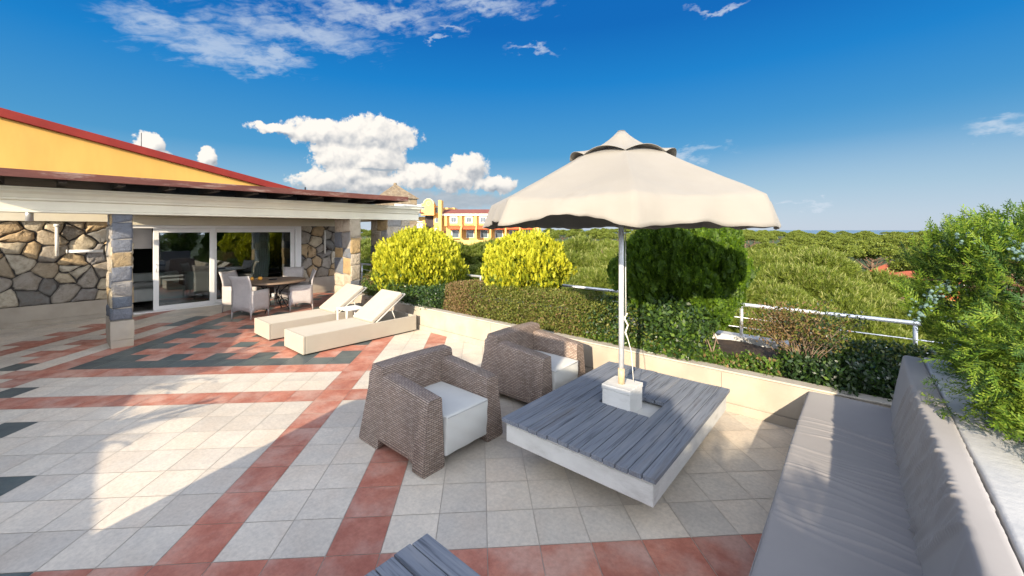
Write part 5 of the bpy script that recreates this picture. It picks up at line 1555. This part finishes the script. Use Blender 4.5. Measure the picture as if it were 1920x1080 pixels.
hpart('recess', 'recess', [(795.5, 812, 404.2, 434, 1.0, 4)])
hpart('stair_tower', 'hotel_yellow', [(812.1, 824, 386, 434, .5, 9)])
for v0, v1 in ((388, 399.5), (408.5, 417), (428, 434)):
    f = hpart('window', 'hotel_white', [(815, 823.8, v0, v1, .35, .49)]); hpart('pane', 'pane', [(816, 823, v0 + .9, v1 - .9, .25, .34)], f)
hpart('chimney', 'hotel_yellow', [(824.2, 830, 376.3, 434, -1.8, 1)])
hpart('side_wing', 'hotel_yellow', [(740, 795, 406, 434, 2, 10)])
hpart('side_wall', 'hotel_white', [(700, 790, 380.5, 386, 6, 12)])
mb = MB(); mb.hexa([(hx(768), -2.2, hz(399.5)), (hx(798), -2.2, hz(400)), (hx(790), 3, hz(399)), (hx(768), 3, hz(399)), (hx(768), -2.2, hz(398.7)), (hx(797), -2.2, hz(399.2)), (hx(786), 3, hz(391.5)), (hx(768), 3, hz(391.5))])
mb.build('porch_roof', M['hotel_roof'], hot, local=True)
hpart('bay_glazing', 'teal', [(768, 780, 399.6, 415, -.4, 1.9)])
bal = hpart('balcony', 'hotel_white', [(766, 796, 420, 428, -2.2, .9), (766, 796, 415.2, 416, -2.2, -2.05)])
hpart('balustrade', 'hotel_white', [(766 + 2.4 * q, 766.6 + 2.4 * q, 416.1, 419.9, -2.2, -2.1) for q in range(13)], bal)
hpart('low_roof', 'hotel_roof', [(784, 843, 432.4, 438.6, -9, -5)])
hpart('low_wall', 'hotel_white', [(785, 842, 438.7, 520, -8.8, -5.2)])
hpart('garden_wall', 'hotel_yellow', [(842.2, 1000, 449, 520, -6, -5.6)])
# thatched cupola behind the eave
cp_ = at(741, 431, 34); kk = 34 / 757
t = thing('thatched_tower', 'weathered pyramid thatched tower top rising behind the eave', 'tower', (cp_.x, cp_.y, CAM_H), R(YAW + 28))
mb = MB(); rb_ = 1.62
mb.hexa([(-rb_, -rb_, hz(374) * kk / k_), (rb_, -rb_, hz(374) * kk / k_), (rb_, rb_, hz(374) * kk / k_), (-rb_, rb_, hz(374) * kk / k_), (-.12, -.12, hz(347) * kk / k_), (.12, -.12, hz(347) * kk / k_), (.12, .12, hz(347) * kk / k_), (-.12, .12, hz(347) * kk / k_)])
mb.build('roof', M['thatch'], t, local=True)
mb = MB(); mb.box(-1.45, 1.45, -1.45, 1.45, -8, hz(374.2) * kk / k_); mb.build('wall', M['thatch'], t, local=True)
mb = MB(); mb.tube([(0, 0, hz(347.5) * kk / k_), (0, 0, hz(343) * kk / k_)], [.16, .12], 8); mb.build('finial', M['thatch'], t, local=True)
# red roofed pavilions in the clearing at right
for (u, v, Y, w_, lab) in ((1664, 496, 46, 1.5, 'small red tiled pavilion roof in the clearing of the pine wood'), (1706, 508, 42, 3.0, 'larger red tiled roof with white edge in the clearing beside the juniper')):
    p = at(u, v, Y)
    t = thing('pavilion', lab, 'pavilion', (p.x, p.y, GROUND_Z), R(YAW + 12))
    h = p.z - GROUND_Z
    mb = MB(); mb.hexa([(-w_, -w_, h - 1.1), (w_, -w_, h - 1.1), (w_, w_, h - 1.1), (-w_, w_, h - 1.1), (-.3, -.1, h), (.3, -.1, h), (.3, .1, h), (-.3, .1, h)]); mb.build('roof', M['red_tile'], t, local=True)
    mb = MB(); mb.box(-w_ - .05, w_ + .05, -w_ - .05, w_ + .05, h - 1.35, h - 1.105); mb.build('roof_edge', M['hotel_white'], t, local=True)
    mb = MB(); mb.box(-w_ * .85, w_ * .85, -w_ * .85, w_ * .85, 0, h - 1.36); mb.build('wall', M['awning'], t, local=True)

# ------------------------------------------------------------------ behind the viewpoint: unseen walls added and shaped to cast the shade, and palms
t = thing('rear_shade_wall', 'unseen cream wall added behind the viewpoint, its top stepped to cast the shade', 'wall', (0, -2.1, 0))
mb = MB()
top = [(-3.03, 0), (-3.03, 1.58), (-2.75, 1.62), (-2.7, 1.82), (-2.2, 1.86), (-2.15, 2.85), (-.72, 2.85), (-.7, 2.5), (.6, 2.5), (.65, 2.07), (4, 2.07), (4, 0)]
mb.prism(top, lambda p, q, t_: (p, t_, q), -2.0, -2.2)
mb.build('wall', M['cream_stone'], t)
t = thing('rear_side_shade_wall', 'unseen low cream wall added behind the viewpoint, stepped to shape the shade', 'wall', (-8, -2.1, 0))
mb = MB()
mb.prism([(-13.3, 0), (-13.3, 2.2), (-11.5, 2.1), (-9.5, 1.88), (-7.6, 1.6), (-6.6, 1.4), (-6.3, 1.05), (-5.2, .86), (-3.9, .80), (-3.032, .78), (-3.032, 0)], lambda p, q, t_: (p, t_, q), -2.2, -2.0)
mb.build('wall', M['cream_stone'], t)
FROND = []
def frond(L, seed):
    r_ = np.random.default_rng(seed); out = []
    N_ = 26
    pts = np.array([[0, L * s_, L * (.35 * s_ - .62 * s_ * s_)] for s_ in np.linspace(0, 1, N_)])
    for k in range(2, N_):
        s_ = k / N_; l_ = L * .42 * math.sin(min(1, s_ * 1.25 + .12) * math.pi * .86) + .04
        for sd in (-1, 1):
            q = pts[k] + np.array([sd * l_ * .8, l_ * .62, r_.uniform(-.12, .05) * L * .5])
            out.append(blade(pts[k], q, .028, (0, 0, 1)))
    for a, b in zip(pts[:-1], pts[1:]): out.append(blade(a, b + (b - a) * .2, .02, (0, 0, 1)))
    return np.array(out)
for k, (x, y, h, L, nf, lab) in enumerate(((-8.75, -1.5, 1.1, 1.0, 16, 'potted palm whose yellow green frond tips enter at the left edge'), (-3.75, -1.75, .28, .46, 14, 'small potted palm behind the viewpoint by the wall gap'), (-5.1, -1.65, .42, .66, 14, 'squat potted palm behind the viewpoint by the low wall'), (-6.4, -1.6, .62, .85, 15, 'tall potted palm behind the viewpoint near the house'))):
    t = thing('palm', lab, 'palm', (x, y, 0))
    F_ = frond(L, k); parts = []
    a = np.arange(nf) * 2.4; tilt = np.linspace(.15, 1.05, nf)
    d_ = np.stack([np.cos(a) * np.cos(tilt), np.sin(a) * np.cos(tilt), np.sin(tilt)], 1)
    V = place(F_, np.tile([x, y, h], (nf, 1)), frames(d_, np.tile([0, 0, -1.], (nf, 1)))* [-1, 1, -1], rng.uniform(.85, 1.1, nf))
    link('fronds', join_np('fronds', [(V, 0)]), [M['palm']], t)
    mb = MB(); mb.tube([(x, y, .2), (x + .02, y, h + .03)], [.06, .045], 8); mb.build('trunk', M['bark'], t)
    mb = MB(); mb.tube([(x, y, 0), (x, y, .25), (x, y, .28)], [.13, .18, .19], 16); mb.build('pot', M['pot'], t)
# unseen foliage added over the rear wall to dapple the edges of its shade
shrub('hedge', 'unseen loose leafy hedge added over the rear shade wall to dapple its shade', 'hedge', ell_mask((-.2, -2.5, 2.3), (2.2, .35, .34), .5, 3, 4), ((-2.6, -3, 1.9), (2.4, -2.2, 2.85)), 9000, (.04, .08), ['leaf_mid', 'leaf_dark'], two(.5), 55, 6, .4)
